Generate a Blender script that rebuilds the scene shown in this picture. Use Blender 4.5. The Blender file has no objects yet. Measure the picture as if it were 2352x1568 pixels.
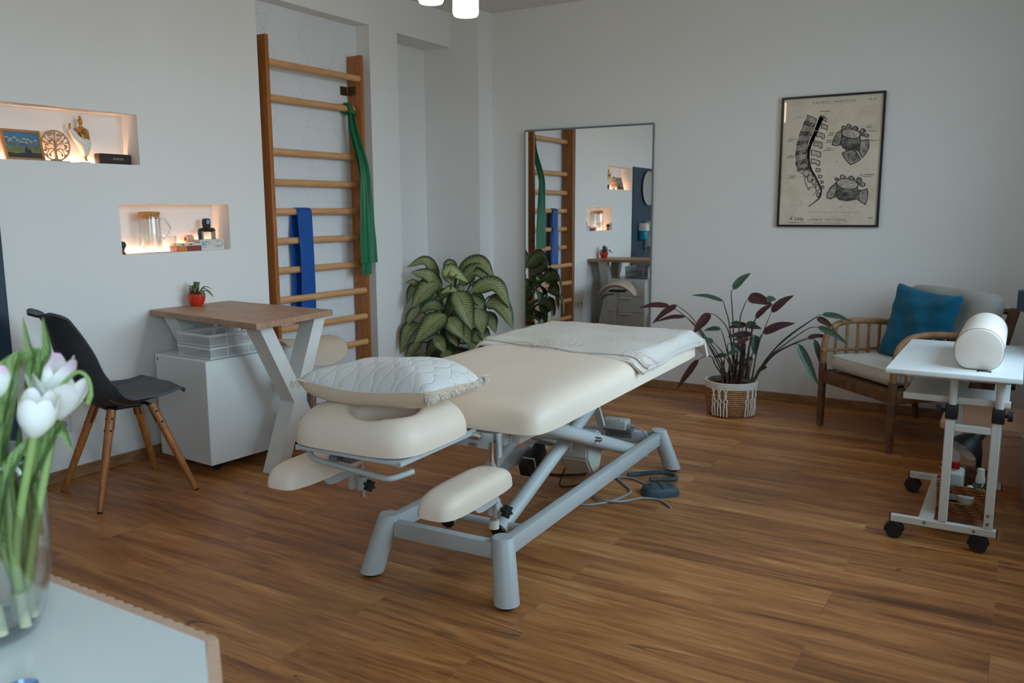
import bpy, bmesh, math, random
from mathutils import Vector, Matrix, Euler
random.seed(7)
PI = math.pi
SC = bpy.context.scene
COL = SC.collection

# ------------------------------------------------------------------ materials
def lin(c):
    return tuple(((v/255)/12.92 if v/255 <= .04045 else ((v/255+.055)/1.055)**2.4) for v in c)

class N:
    """small node-tree helper"""
    def __init__(s, name):
        s.m = bpy.data.materials.new(name); s.m.use_nodes = True
        s.t = s.m.node_tree; s.t.nodes.clear()
        s.out = s.t.nodes.new('ShaderNodeOutputMaterial')
    def n(s, kind, **kw):
        x = s.t.nodes.new(kind)
        for k, v in kw.items():
            if k.startswith('i_'):
                key = k[2:]
                x.inputs[int(key) if key.isdigit() else key.replace('_', ' ')].default_value = v
            else: setattr(x, k, v)
        return x
    def l(s, a, b): s.t.links.new(a, b)
    def bsdf(s, col=None, rough=.5, metal=0., spec=.5):
        b = s.n('ShaderNodeBsdfPrincipled')
        if col is not None: b.inputs['Base Color'].default_value = (*col, 1)
        b.inputs['Roughness'].default_value = rough
        b.inputs['Metallic'].default_value = metal
        b.inputs['Specular IOR Level'].default_value = spec
        s.l(b.outputs[0], s.out.inputs[0]); return b
    def coord(s, kind='Object', scale=(1, 1, 1), rot=(0, 0, 0)):
        tc = s.n('ShaderNodeTexCoord'); mp = s.n('ShaderNodeMapping')
        mp.inputs['Scale'].default_value = scale; mp.inputs['Rotation'].default_value = rot
        s.l(tc.outputs[kind], mp.inputs[0]); return mp.outputs[0]
    def noise(s, vec, scale, detail=3, rough=.55, dist=0.):
        x = s.n('ShaderNodeTexNoise'); x.inputs['Scale'].default_value = scale
        x.inputs['Detail'].default_value = detail; x.inputs['Roughness'].default_value = rough
        x.inputs['Distortion'].default_value = dist
        s.l(vec, x.inputs['Vector']); return x.outputs['Fac']
    def ramp(s, fac, stops):
        r = s.n('ShaderNodeValToRGB'); e = r.color_ramp.elements
        while len(e) < len(stops): e.new(.5)
        for k, (p, c) in enumerate(stops): e[k].position = p; e[k].color = (*c, 1)
        s.l(fac, r.inputs[0]); return r.outputs[0]
    def mix(s, fac, a, b, mode='MIX'):
        x = s.n('ShaderNodeMix', data_type='RGBA', blend_type=mode)
        for v, sock in ((fac, x.inputs[0]), (a, x.inputs[6]), (b, x.inputs[7])):
            if hasattr(v, 'node'): s.l(v, sock)
            elif isinstance(v, (int, float)): sock.default_value = v
            else: sock.default_value = (*v, 1)
        return x.outputs[2]
    def math(s, op, a, b=0., c=0.):
        x = s.n('ShaderNodeMath', operation=op)
        for v, sock in zip((a, b, c), x.inputs):
            if hasattr(v, 'node'): s.l(v, sock)
            else: sock.default_value = v
        return x.outputs[0]
    def bump(s, b, h, strength=.2, dist=.01):
        x = s.n('ShaderNodeBump'); x.inputs['Strength'].default_value = strength
        x.inputs['Distance'].default_value = dist
        s.l(h, x.inputs['Height']); s.l(x.outputs[0], b.inputs['Normal'])

def plain(name, rgb, rough=.5, metal=0., var=.06, vs=6., bump=0., bs=200., spec=.5, bd=.002):
    """procedural paint / plastic / metal: base colour with soft variation and grain"""
    k = N(name); c = lin(rgb); b = k.bsdf(c, rough, metal, spec)
    v = k.coord()
    f = k.noise(v, vs, 4)
    k.l(k.ramp(f, [(.3, tuple(x*(1-var) for x in c)), (.7, tuple(min(1, x*(1+var)) for x in c))]), b.inputs['Base Color'])
    if bump: k.bump(b, k.noise(v, bs, 2), bump, bd)
    return k.m

def wood(name, dark, light, scale=(1, 1, 1), rough=.5, fine=40., knots=False):
    k = N(name); b = k.bsdf((.5, .3, .1), rough)
    v = k.coord(scale=scale)
    f1 = k.noise(v, 3., 6, .6, .6); f2 = k.noise(v, fine, 3)
    f = k.math('ADD', k.math('MULTIPLY', f1, .75), k.math('MULTIPLY', f2, .25))
    c = k.ramp(f, [(.3, lin(dark)), (.68, lin(light))])
    if knots:
        vo = k.n('ShaderNodeTexVoronoi'); vo.inputs['Scale'].default_value = 9.
        k.l(k.coord(scale=(2, 2, .9)), vo.inputs['Vector'])
        kf = k.ramp(vo.outputs['Distance'], [(.05, (1, 1, 1)), (.12, (0, 0, 0))])
        c = k.mix(kf, c, lin((58, 30, 14)))
    k.l(c, b.inputs['Base Color']); k.bump(b, f2, .08, .002)
    return k.m

def glass(name, tint=(1, 1, 1), gloss=.9, rough=.0, edge=.35):
    """thin clear glass: transparency with a sharp reflection that grows at grazing angles"""
    k = N(name)
    t = k.n('ShaderNodeBsdfTransparent'); t.inputs[0].default_value = (*tint, 1)
    g = k.n('ShaderNodeBsdfGlossy'); g.inputs['Roughness'].default_value = rough
    g.inputs[0].default_value = (gloss, gloss, gloss, 1)
    lw = k.n('ShaderNodeLayerWeight'); lw.inputs[0].default_value = edge
    f = k.math('ADD', k.math('MULTIPLY', lw.outputs['Facing'], .55), .03)
    mx = k.n('ShaderNodeMixShader'); k.l(f, mx.inputs[0]); k.l(t.outputs[0], mx.inputs[1]); k.l(g.outputs[0], mx.inputs[2])
    k.l(mx.outputs[0], k.out.inputs[0]); return k.m

def emis(name, rgb, s):
    k = N(name); e = k.n('ShaderNodeEmission'); e.inputs[0].default_value = (*lin(rgb), 1); e.inputs[1].default_value = s
    k.l(e.outputs[0], k.out.inputs[0]); return k.m

def fabric(name, rgb, rough=.9, bump=.3, bs=900., var=.05, weave=False):
    k = N(name); c = lin(rgb); b = k.bsdf(c, rough, 0, .2); v = k.coord()
    f = k.noise(v, 12., 4)
    k.l(k.ramp(f, [(.3, tuple(x*(1-var) for x in c)), (.7, tuple(min(1, x*(1+var)) for x in c))]), b.inputs['Base Color'])
    b.inputs['Sheen Weight'].default_value = .15
    h = k.noise(v, bs, 2)
    if weave:
        w = k.n('ShaderNodeTexWave'); w.inputs['Scale'].default_value = bs*.1; k.l(v, w.inputs[0])
        h = k.math('ADD', h, w.outputs['Fac'])
    k.bump(b, h, bump, .0015); return k.m

M = {}
# white wall paint
def wall_mat():
    k = N('wall_paint'); c = (.82, .815, .795); b = k.bsdf(c, .85, 0, .25); v = k.coord()
    f = k.noise(v, 1.3, 3)
    k.l(k.ramp(f, [(.3, (.81, .805, .785)), (.7, (.83, .825, .805))]), b.inputs['Base Color'])
    k.bump(b, k.noise(v, 350, 2), .06, .001); return k.m
M['wall'] = wall_mat()
def paper_wall():
    """niche back wall: pale blue-white with thin meandering hexagon lines"""
    k = N('niche_wallpaper'); b = k.bsdf((.66, .68, .70), .8, 0, .25)
    v = k.coord(scale=(1, 1, 1))
    sx = k.n('ShaderNodeSeparateXYZ'); k.l(v, sx.inputs[0]); Y, Z = sx.outputs[1], sx.outputs[2]
    p = .30
    zz = k.math('PINGPONG', k.math('ADD', Z, 0.), p/2)         # 0..p/2
    lines = None
    for sgn, off in ((1, .13), (-1, .30)):
        # zigzag vertical line: |y - (off +- zz*.55)| < w
        d = k.math('ABSOLUTE', k.math('SUBTRACT', k.math('PINGPONG', k.math('ADD', Y, off), .5), k.math('ADD', k.math('MULTIPLY', zz, .55*sgn), .22)))
        ln = k.math('LESS_THAN', d, .0022)
        lines = ln if lines is None else k.math('MAXIMUM', lines, ln)
    d = k.math('ABSOLUTE', k.math('SUBTRACT', k.math('PINGPONG', Z, p/2), .075))
    hz = k.math('LESS_THAN', d, .0014)
    lines = k.math('MAXIMUM', lines, k.math('MULTIPLY', hz, k.math('GREATER_THAN', k.noise(v, 3., 1), .5)))
    f = k.noise(v, 2, 2)
    base = k.ramp(f, [(.3, (.74, .76, .78)), (.7, (.78, .80, .82))])
    k.l(k.mix(k.math('MULTIPLY', lines, .28), base, (.30, .31, .31)), b.inputs['Base Color']); return k.m
M['wallpaper'] = paper_wall()
M['ceil'] = plain('ceiling_paint', (228, 226, 220), .9, var=.01, spec=.2)

def floor_mat():
    k = N('oak_plank_floor'); b = k.bsdf((.3, .15, .07), .38, 0, .7)
    tc = k.n('ShaderNodeTexCoord'); P = tc.outputs['Object']
    br = k.n('ShaderNodeTexBrick', offset=.37, offset_frequency=2)
    br.inputs['Scale'].default_value = 1.; br.inputs['Brick Width'].default_value = 1.22; br.inputs['Row Height'].default_value = .182
    br.inputs['Mortar Size'].default_value = .0009; br.inputs['Mortar Smooth'].default_value = .2; br.inputs['Bias'].default_value = 0
    br.inputs['Color1'].default_value = (0, 0, 0, 1); br.inputs['Color2'].default_value = (1, 1, 1, 1); br.inputs['Mortar'].default_value = (.5, .5, .5, 1)
    k.l(P, br.inputs['Vector'])
    tone = br.outputs['Color']; seam = br.outputs['Fac']
    # per-plank shifted grain coordinates
    sh = k.n('ShaderNodeVectorMath', operation='SCALE'); sh.inputs['Scale'].default_value = 23.7
    cv = k.n('ShaderNodeCombineXYZ'); k.l(tone, cv.inputs[0]); k.l(tone, cv.inputs[1]); k.l(tone, cv.inputs[2])
    k.l(cv.outputs[0], sh.inputs[0])
    ad = k.n('ShaderNodeVectorMath', operation='ADD'); k.l(P, ad.inputs[0]); k.l(sh.outputs[0], ad.inputs[1])
    mp = k.n('ShaderNodeMapping'); mp.inputs['Scale'].default_value = (.9, 9., 1.); k.l(ad.outputs[0], mp.inputs[0])
    g1 = k.noise(mp.outputs[0], 2.2, 8, .62, .9)
    mp2 = k.n('ShaderNodeMapping'); mp2.inputs['Scale'].default_value = (2., 60., 1.); k.l(ad.outputs[0], mp2.inputs[0])
    g2 = k.noise(mp2.outputs[0], 3., 5, .6, .2)
    mp3 = k.n('ShaderNodeMapping'); mp3.inputs['Scale'].default_value = (.55, 5., 1.); k.l(ad.outputs[0], mp3.inputs[0])
    g3 = k.noise(mp3.outputs[0], 1.4, 3, .5, .4)
    f = k.math('ADD', k.math('ADD', k.math('MULTIPLY', g1, .5), k.math('MULTIPLY', g2, .22)), k.math('MULTIPLY', g3, .28))
    f = k.math('ADD', f, k.math('MULTIPLY', k.math('SUBTRACT', tone, .5), .07))
    c = k.ramp(f, [(.30, lin((88, 46, 16))), (.43, lin((146, 88, 40))), (.54, lin((188, 124, 66))), (.68, lin((222, 168, 108)))])
    # dark cracks: thin iso-lines of a long stretched noise, only here and there
    mp4 = k.n('ShaderNodeMapping'); mp4.inputs['Scale'].default_value = (.30, 4.5, 1.); k.l(ad.outputs[0], mp4.inputs[0])
    g4 = k.noise(mp4.outputs[0], 1.25, 1, .45, .15)
    crack = k.math('LESS_THAN', k.math('ABSOLUTE', k.math('SUBTRACT', g4, .5)), .0016)
    gate = k.math('GREATER_THAN', k.noise(ad.outputs[0], 1.1, 1), .53)
    crack = k.math('MULTIPLY', crack, gate)
    c = k.mix(k.math('MULTIPLY', crack, .6), c, lin((48, 28, 16)))
    # knots
    vo = k.n('ShaderNodeTexVoronoi'); vo.inputs['Scale'].default_value = 1.; mp5 = k.n('ShaderNodeMapping'); mp5.inputs['Scale'].default_value = (1.9, 4.3, 1.)
    k.l(ad.outputs[0], mp5.inputs[0]); k.l(mp5.outputs[0], vo.inputs['Vector'])
    kn = k.ramp(vo.outputs['Distance'], [(.03, (1, 1, 1)), (.11, (0, 0, 0))])
    c = k.mix(k.math('MULTIPLY', kn, .45), c, lin((66, 36, 18)))
    c = k.mix(k.math('MULTIPLY', seam, .32), c, lin((50, 30, 18)))
    k.l(c, b.inputs['Base Color'])
    k.l(k.math('ADD', k.math('MULTIPLY', g1, .22), .33), b.inputs['Roughness'])
    k.bump(b, k.math('SUBTRACT', g2, k.math('MULTIPLY', seam, 1.2)), .12, .003)
    return k.m
M['floor'] = floor_mat()
M['base'] = wood('oak_skirting', (118, 80, 50), (176, 134, 92), (4, 4, 12), .5)
M['pine'] = wood('lacquered_pine', (146, 84, 34), (186, 118, 56), (14, 14, 1.2), .4, knots=True)
M['rung'] = wood('beech_rung', (196, 142, 92), (222, 172, 122), (14, 2, 14), .4)
M['desk'] = wood('oak_desktop', (148, 112, 84), (192, 152, 122), (2.2, 9, 3), .45)
M['leg'] = wood('walnut_leg', (136, 80, 36), (196, 126, 64), (18, 18, 2), .4)
M['white'] = plain('white_lacquer', (226, 227, 224), .28, var=.01)
M['whitemat'] = plain('white_powder_coat', (222, 222, 217), .5, var=.015)
M['cart'] = plain('white_cart_steel', (214, 214, 208), .42, var=.02)
M['carttop'] = plain('white_laminate', (228, 230, 230), .35, var=.01)
M['cream'] = plain('cream_vinyl', (238, 222, 204), .46, var=.03, vs=3, bump=.12, bs=260, bd=.001)
M['creamed'] = plain('cream_bolster_vinyl', (228, 214, 202), .5, var=.02, bump=.1, bs=260, bd=.001)
M['grey'] = plain('grey_powder_coat', (188, 195, 196), .42, var=.02, bump=.12, bs=500, bd=.0006)
M['greyd'] = plain('dark_grey_steel', (120, 124, 126), .4, .3)
M['chrome'] = plain('chrome', (205, 205, 205), .16, 1.)
M['black'] = plain('black_plastic', (24, 25, 28), .5, var=.1)
M['shell'] = plain('charcoal_shell', (58, 64, 70), .55, var=.04, bump=.1, bs=500, bd=.0005)
M['shellpad'] = plain('charcoal_seat_pad', (74, 76, 76), .6, var=.04, bump=.15, bs=300, bd=.0006)
M['motor'] = plain('light_grey_housing', (182, 182, 174), .5)
M['tealrub'] = plain('slate_rubber', (62, 84, 92), .6)
M['cable'] = plain('grey_cable', (150, 158, 160), .5)
M['stoolv'] = plain('beige_vinyl', (206, 188, 168), .45, var=.03)
def terry(name, rgb, s, st, scallop=False):
    k = N(name); c = lin(rgb); b = k.bsdf(c, .95, 0, .15); b.inputs['Sheen Weight'].default_value = .2
    v = k.coord(); h = k.noise(v, s, 3)
    k.l(k.ramp(h, [(.3, tuple(x*.9 for x in c)), (.7, c)]), b.inputs['Base Color'])
    if scallop:
        sx = k.n('ShaderNodeSeparateXYZ'); k.l(v, sx.inputs[0]); w_ = k.noise(v, 9., 2)
        a = k.math('COSINE', k.math('ADD', k.math('MULTIPLY', sx.outputs[0], 92.), k.math('MULTIPLY', w_, 2.5))); c2 = k.math('COSINE', k.math('ADD', k.math('MULTIPLY', sx.outputs[1], 74.), k.math('MULTIPLY', w_, 2.)))
        d = k.math('ABSOLUTE', k.math('ADD', a, k.math('MULTIPLY', c2, .72)))
        e = k.ramp(d, [(.0, (1, 1, 1)), (.16, (0, 0, 0)), (.9, (.5, .5, .5))])
        h = k.math('ADD', k.math('MULTIPLY', h, .35), e)
    k.bump(b, h, st, .006); return k.m
M['pilltop'] = terry('white_tufted_cotton', (230, 230, 228), 220., .55, True)
M['pillbot'] = terry('cream_cotton', (226, 206, 182), 300., .25)
M['fringe'] = terry('cream_fringe', (236, 226, 212), 200., .4)
def blanket_mat():
    k = N('printed_blanket'); b = k.bsdf((.8, .77, .72), .95, 0, .15); v = k.coord()
    uv = k.n('ShaderNodeTexCoord').outputs['UV']
    vo = k.n('ShaderNodeTexVoronoi'); vo.inputs['Scale'].default_value = 3.6; vo.inputs['Randomness'].default_value = .6
    k.l(v, vo.inputs['Vector'])
    rings = k.math('SINE', k.math('MULTIPLY', vo.outputs['Distance'], 62.))
    nz = k.noise(v, 210., 2); lace = k.math('MULTIPLY', k.math('GREATER_THAN', rings, -.1), k.math('GREATER_THAN', nz, .50))
    lace = k.math('MULTIPLY', lace, k.math('LESS_THAN', vo.outputs['Distance'], .42))
    sx = k.n('ShaderNodeSeparateXYZ'); k.l(uv, sx.inputs[0])
    edge = k.math('LESS_THAN', sx.outputs[1], .16)
    a = k.math('MULTIPLY', lace, k.math('ADD', k.math('MULTIPLY', edge, .35), .30))
    k.l(k.mix(a, lin((216, 212, 205)), lin((176, 132, 104))), b.inputs['Base Color'])
    k.bump(b, k.noise(v, 260., 3), .35, .003); return k.m
M['blanket'] = blanket_mat()
M['blue'] = plain('blue_latex', (4, 78, 158), .45, var=.12, vs=5)
M['green'] = plain('green_latex', (10, 108, 66), .5, var=.10, vs=8)
M['rattan'] = wood('peeled_rattan', (132, 92, 58), (182, 136, 94), (6, 6, 6), .45)
def wrapped():
    k = N('wrapped_rattan'); b = k.bsdf((.2, .1, .04), .45)
    w = k.n('ShaderNodeTexWave', bands_direction='Z'); w.inputs['Scale'].default_value = 62.; w.inputs['Distortion'].default_value = 1.5; w.inputs['Detail'].default_value = 2
    v = k.coord(); k.l(v, w.inputs[0]); n_ = k.noise(v, 22., 3)
    c = k.ramp(k.math('ADD', k.math('MULTIPLY', w.outputs['Fac'], .35), k.math('MULTIPLY', n_, .65)), [(.25, lin((70, 42, 24))), (.75, lin((140, 94, 56)))])
    k.l(c, b.inputs['Base Color']); k.bump(b, w.outputs['Fac'], .5, .003); return k.m
M['wrap'] = wrapped()
M['linen'] = fabric('beige_linen', (206, 200, 188), bump=.25)
M['linenG'] = fabric('grey_linen', (168, 166, 160), bump=.25)
M['teal'] = fabric('petrol_blue_linen', (10, 98, 130), bump=.5, var=.12, bs=420)
def jute():
    k = N('jute_rope'); b = k.bsdf((.4, .25, .1), .9, 0, .1); v = k.coord()
    w = k.n('ShaderNodeTexWave', bands_direction='Z'); w.inputs['Scale'].default_value = 26.; w.inputs['Distortion'].default_value = 1.6; w.inputs['Detail'].default_value = 2; w.inputs['Detail Scale'].default_value = 4
    k.l(v, w.inputs[0]); n_ = k.noise(v, 60., 3)
    k.l(k.ramp(k.math('ADD', k.math('MULTIPLY', w.outputs['Fac'], .5), k.math('MULTIPLY', n_, .5)), [(.25, lin((112, 76, 50))), (.7, lin((196, 152, 110)))]), b.inputs['Base Color'])
    k.bump(b, w.outputs['Fac'], .7, .004); return k.m
M['jute'] = jute()
M['cotton'] = fabric('white_cotton_cord', (222, 216, 206), bump=.3, bs=300)
def wicker():
    k = N('brown_wicker'); b = k.bsdf((.3, .15, .05), .6, 0, .3); v = k.coord()
    w = k.n('ShaderNodeTexWave', bands_direction='Z'); w.inputs['Scale'].default_value = 40.; w.inputs['Distortion'].default_value = 4.; w.inputs['Detail'].default_value = 2
    w2 = k.n('ShaderNodeTexWave', bands_direction='DIAGONAL'); w2.inputs['Scale'].default_value = 12.
    k.l(v, w.inputs[0]); k.l(v, w2.inputs[0])
    h = k.math('ADD', k.math('MULTIPLY', w.outputs['Fac'], .7), k.math('MULTIPLY', w2.outputs['Fac'], .3))
    k.l(k.ramp(h, [(.25, lin((86, 50, 26))), (.75, lin((186, 122, 70)))]), b.inputs['Base Color']); k.bump(b, h, .8, .006); return k.m
M['wicker'] = wicker()
M['peach'] = plain('peach_plastic', (214, 172, 148), .55, var=.03)
M['red'] = plain('red_glaze', (214, 52, 26), .25, var=.05)
M['redcap'] = plain('red_cap', (170, 20, 30), .4)
M['soil'] = plain('potting_soil', (44, 32, 24), .95, var=.3, vs=40, bump=.6, bs=120)
M['terra'] = plain('brown_pot', (92, 70, 60), .6)
def dieff(name, gain=1.):
    """leaf: green-yellow blade with darker margin, midrib and side veins (UV: u along, v across)"""
    k = N(name); b = k.bsdf((.1, .2, .05), .42, 0, .35)
    sx = k.n('ShaderNodeSeparateXYZ'); k.l(k.n('ShaderNodeTexCoord').outputs['UV'], sx.inputs[0])
    u, v = sx.outputs[0], k.math('ABSOLUTE', k.math('SUBTRACT', k.math('MULTIPLY', sx.outputs[1], 2.), 1.))
    nz = k.noise(k.coord('UV', (9, 5, 1)), 3., 3)
    ph = k.math('ADD', k.math('SUBTRACT', k.math('MULTIPLY', u, 105.), k.math('MULTIPLY', v, 15.)), k.math('MULTIPLY', nz, 6.))
    st = k.math('ADD', k.math('MULTIPLY', k.math('SINE', ph), .5), .5)
    mid = k.math('LESS_THAN', v, .035)
    marg = k.math('GREATER_THAN', k.math('ADD', v, k.math('MULTIPLY', nz, .25)), .98)
    f = k.math('MULTIPLY', k.math('SUBTRACT', 1.02, k.math('POWER', v, 3.)), k.math('ADD', k.math('MULTIPLY', st, .42), .58)); f = k.math('MULTIPLY', f, k.math('ADD', k.math('MULTIPLY', nz, .7), .65))
    c = k.ramp(f, [(.0, tuple(x*gain for x in lin((24, 46, 28)))), (.40, tuple(x*gain for x in lin((66, 88, 46)))), (.90, tuple(x*gain for x in lin((168, 172, 118))))])
    c = k.mix(k.math('MULTIPLY', mid, .6), c, lin((44, 62, 34)))
    k.l(c, b.inputs['Base Color']); k.bump(b, st, .25, .003); return k.m
M['dief'] = dieff('variegated_leaf', .86); M['diefy'] = dieff('young_variegated_leaf', 1.35); M['diefd'] = dieff('dark_shaded_variegated_leaf', .72)  # diefd: darkened copy of the leaf, shade put into its colour
def blade(name, a, bcol):
    k = N(name); b = k.bsdf((.1, .2, .05), .4, 0, .4)
    sx = k.n('ShaderNodeSeparateXYZ'); k.l(k.n('ShaderNodeTexCoord').outputs['UV'], sx.inputs[0])
    v = k.math('ABSOLUTE', k.math('SUBTRACT', k.math('MULTIPLY', sx.outputs[1], 2.), 1.))
    nz = k.noise(k.coord('UV', (14, 3, 1)), 3., 3)
    ph = k.math('SINE', k.math('SUBTRACT', k.math('MULTIPLY', sx.outputs[0], 50.), k.math('MULTIPLY', v, 12.)))
    f = k.math('ADD', k.math('MULTIPLY', nz, .7), k.math('MULTIPLY', k.math('ADD', ph, 1.), .15))
    c = k.ramp(f, [(.25, lin(a)), (.75, lin(bcol))])
    c = k.mix(k.math('LESS_THAN', v, .06), c, tuple(x*.6 for x in lin(a)))
    k.l(c, b.inputs['Base Color']); return k.m
M['calg'] = blade('green_calathea_leaf', (30, 52, 42), (96, 124, 104)); M['calm'] = blade('maroon_calathea_leaf', (50, 30, 32), (104, 64, 64))
M['stem'] = plain('dark_stem', (66, 56, 50), .6); M['stemg'] = plain('green_stem', (88, 112, 62), .5, var=.12)
M['tulipleaf'] = blade('tulip_leaf', (84, 116, 60), (150, 172, 110)); M['tulstem'] = plain('tulip_stem', (140, 164, 96), .5, var=.1, vs=12)
M['tulend'] = plain('pale_stem_end', (214, 214, 176), .5)
def petal(name, tip):
    k = N(name); b = k.bsdf((.8, .8, .78), .5, 0, .3); b.inputs['Subsurface Weight'].default_value = .0
    sx = k.n('ShaderNodeSeparateXYZ'); k.l(k.n('ShaderNodeTexCoord').outputs['UV'], sx.inputs[0])
    nz = k.noise(k.coord('UV', (2, 12, 1)), 2., 2)
    f = k.math('ADD', sx.outputs[0], k.math('MULTIPLY', nz, .2))
    k.l(k.ramp(f, [(.08, lin((206, 214, 160))), (.3, lin((240, 240, 232))), (.75, lin((244, 242, 240))), (1., lin(tip))]), b.inputs['Base Color']); return k.m
M['petal'] = petal('white_petal', (244, 242, 240)); M['petalp'] = petal('pink_tinged_petal', (226, 196, 214))
M['glass'] = glass('clear_glass', (.97, .98, .97)); M['pane'] = glass('window_glass', (.97, .98, .98), .6)
M['acryl'] = glass('clear_acrylic', (.93, .94, .93), .8, .05)
M['water'] = glass('water', (.93, .96, .95), .7)
M['bluebottle'] = plain('blue_liquid', (0, 140, 176), .15)
M['mirror'] = plain('mirror_silver', (236, 238, 238), .0, 1., var=.0)
M['blackframe'] = plain('black_frame', (12, 13, 14), .35)
def paperm():
    k = N('aged_poster_paper'); b = k.bsdf((.7, .66, .58), .6, 0, .2); v = k.coord()
    f = k.math('ADD', k.math('MULTIPLY', k.noise(v, 6., 4), .7), k.math('MULTIPLY', k.noise(v, 60., 2), .3))
    k.l(k.ramp(f, [(.3, lin((206, 188, 164))), (.5, lin((222, 208, 188))), (.7, lin((228, 216, 198)))]), b.inputs['Base Color'])
    b.inputs['Coat Weight'].default_value = .9; b.inputs['Coat Roughness'].default_value = .02
    return k.m
M['paper'] = paperm()
M['ink'] = plain('black_ink', (30, 30, 30), .6); M['inkt'] = plain('faded_ink', (112, 102, 92), .7)
def hatch(name, a, b_, s=160.):
    k = N(name); b = k.bsdf((.3, .3, .3), .6, 0, .2); b.inputs['Coat Weight'].default_value = .6; b.inputs['Coat Roughness'].default_value = .02
    v = k.coord(); f = k.math('ADD', k.math('MULTIPLY', k.noise(v, s, 3, .7, 1.), .5), k.math('MULTIPLY', k.noise(v, s*.22, 3), .5))
    k.l(k.ramp(f, [(.38, lin(a)), (.6, lin(b_))]), b.inputs['Base Color']); return k.m
M['hat1'] = hatch('ink_hatching_dark', (50, 50, 48), (150, 144, 134)); M['hat2'] = hatch('ink_hatching_mid', (80, 78, 74), (192, 180, 164)); M['hat3'] = hatch('ink_hatching_light', (150, 142, 130), (220, 206, 188), 220.)
M['slate'] = plain('slate_blue_tile', (38, 62, 80), .55, var=.25, vs=7, bump=.1)
M['woodframe'] = wood('oak_photo_frame', (150, 104, 58), (186, 136, 82), (10, 10, 10), .5)
M['tree'] = wood('birch_plywood', (150, 122, 88), (190, 160, 122), (10, 10, 10), .6)
M['gold'] = plain('brushed_gold', (190, 138, 62), .35, .6)
M['sparkle'] = plain('glitter_top', (146, 110, 86), .4, .4, var=.4, vs=300)
M['thread'] = plain('grey_thread', (120, 112, 104), .8)
M['speaker'] = plain('speaker_mesh', (44, 34, 30), .7, var=.35, vs=260, bump=.4, bs=600)
M['cork'] = plain('cork', (188, 138, 72), .8, var=.25, vs=120)
M['led'] = emis('warm_led', (255, 192, 146), 24.); M['shade'] = emis('lit_opal_glass', (255, 230, 204), 9.)
M['metalstrap'] = plain('stainless', (170, 170, 166), .3, 1.)
M['mesh'] = None
def meshwire():
    k = N('white_wire_mesh'); b = k.n('ShaderNodeBsdfPrincipled'); b.inputs['Base Color'].default_value = (.72, .73, .72, 1)
    tc = k.coord(scale=(1, 1, 1)); sx = k.n('ShaderNodeSeparateXYZ'); k.l(tc, sx.inputs[0])
    h = k.math('ADD', sx.outputs[0], sx.outputs[1])
    a = k.math('SINE', k.math('MULTIPLY', k.math('ADD', h, sx.outputs[2]), 1150.)); c = k.math('SINE', k.math('MULTIPLY', k.math('SUBTRACT', h, sx.outputs[2]), 1150.))
    f = k.math('MULTIPLY', k.math('LESS_THAN', a, .62), k.math('LESS_THAN', c, .62))
    t = k.n('ShaderNodeBsdfTransparent'); mx = k.n('ShaderNodeMixShader')
    k.l(f, mx.inputs[0]); k.l(b.outputs[0], mx.inputs[1]); k.l(t.outputs[0], mx.inputs[2]); k.l(mx.outputs[0], k.out.inputs[0]); return k.m
M['mesh'] = meshwire()
M['pinkwood'] = wood('pale_pink_wood', (206, 164, 138), (226, 190, 166), (5, 5, 5), .5)
M['tabletop'] = plain('white_glass_top', (226, 232, 232), .07, var=.0)
M['opal'] = plain('translucent_canister', (208, 208, 200), .4)
M['label'] = plain('paper_label', (214, 212, 206), .6); M['orange'] = plain('orange_card', (206, 128, 40), .6); M['brick'] = plain('red_card', (148, 62, 48), .6); M['lblue'] = plain('light_blue_print', (120, 170, 206), .6)
M['greenlq'] = plain('dark_teal_bottle', (34, 62, 62), .2)
M['pbin'] = plain('grey_plastic', (168, 168, 162), .5)

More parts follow.
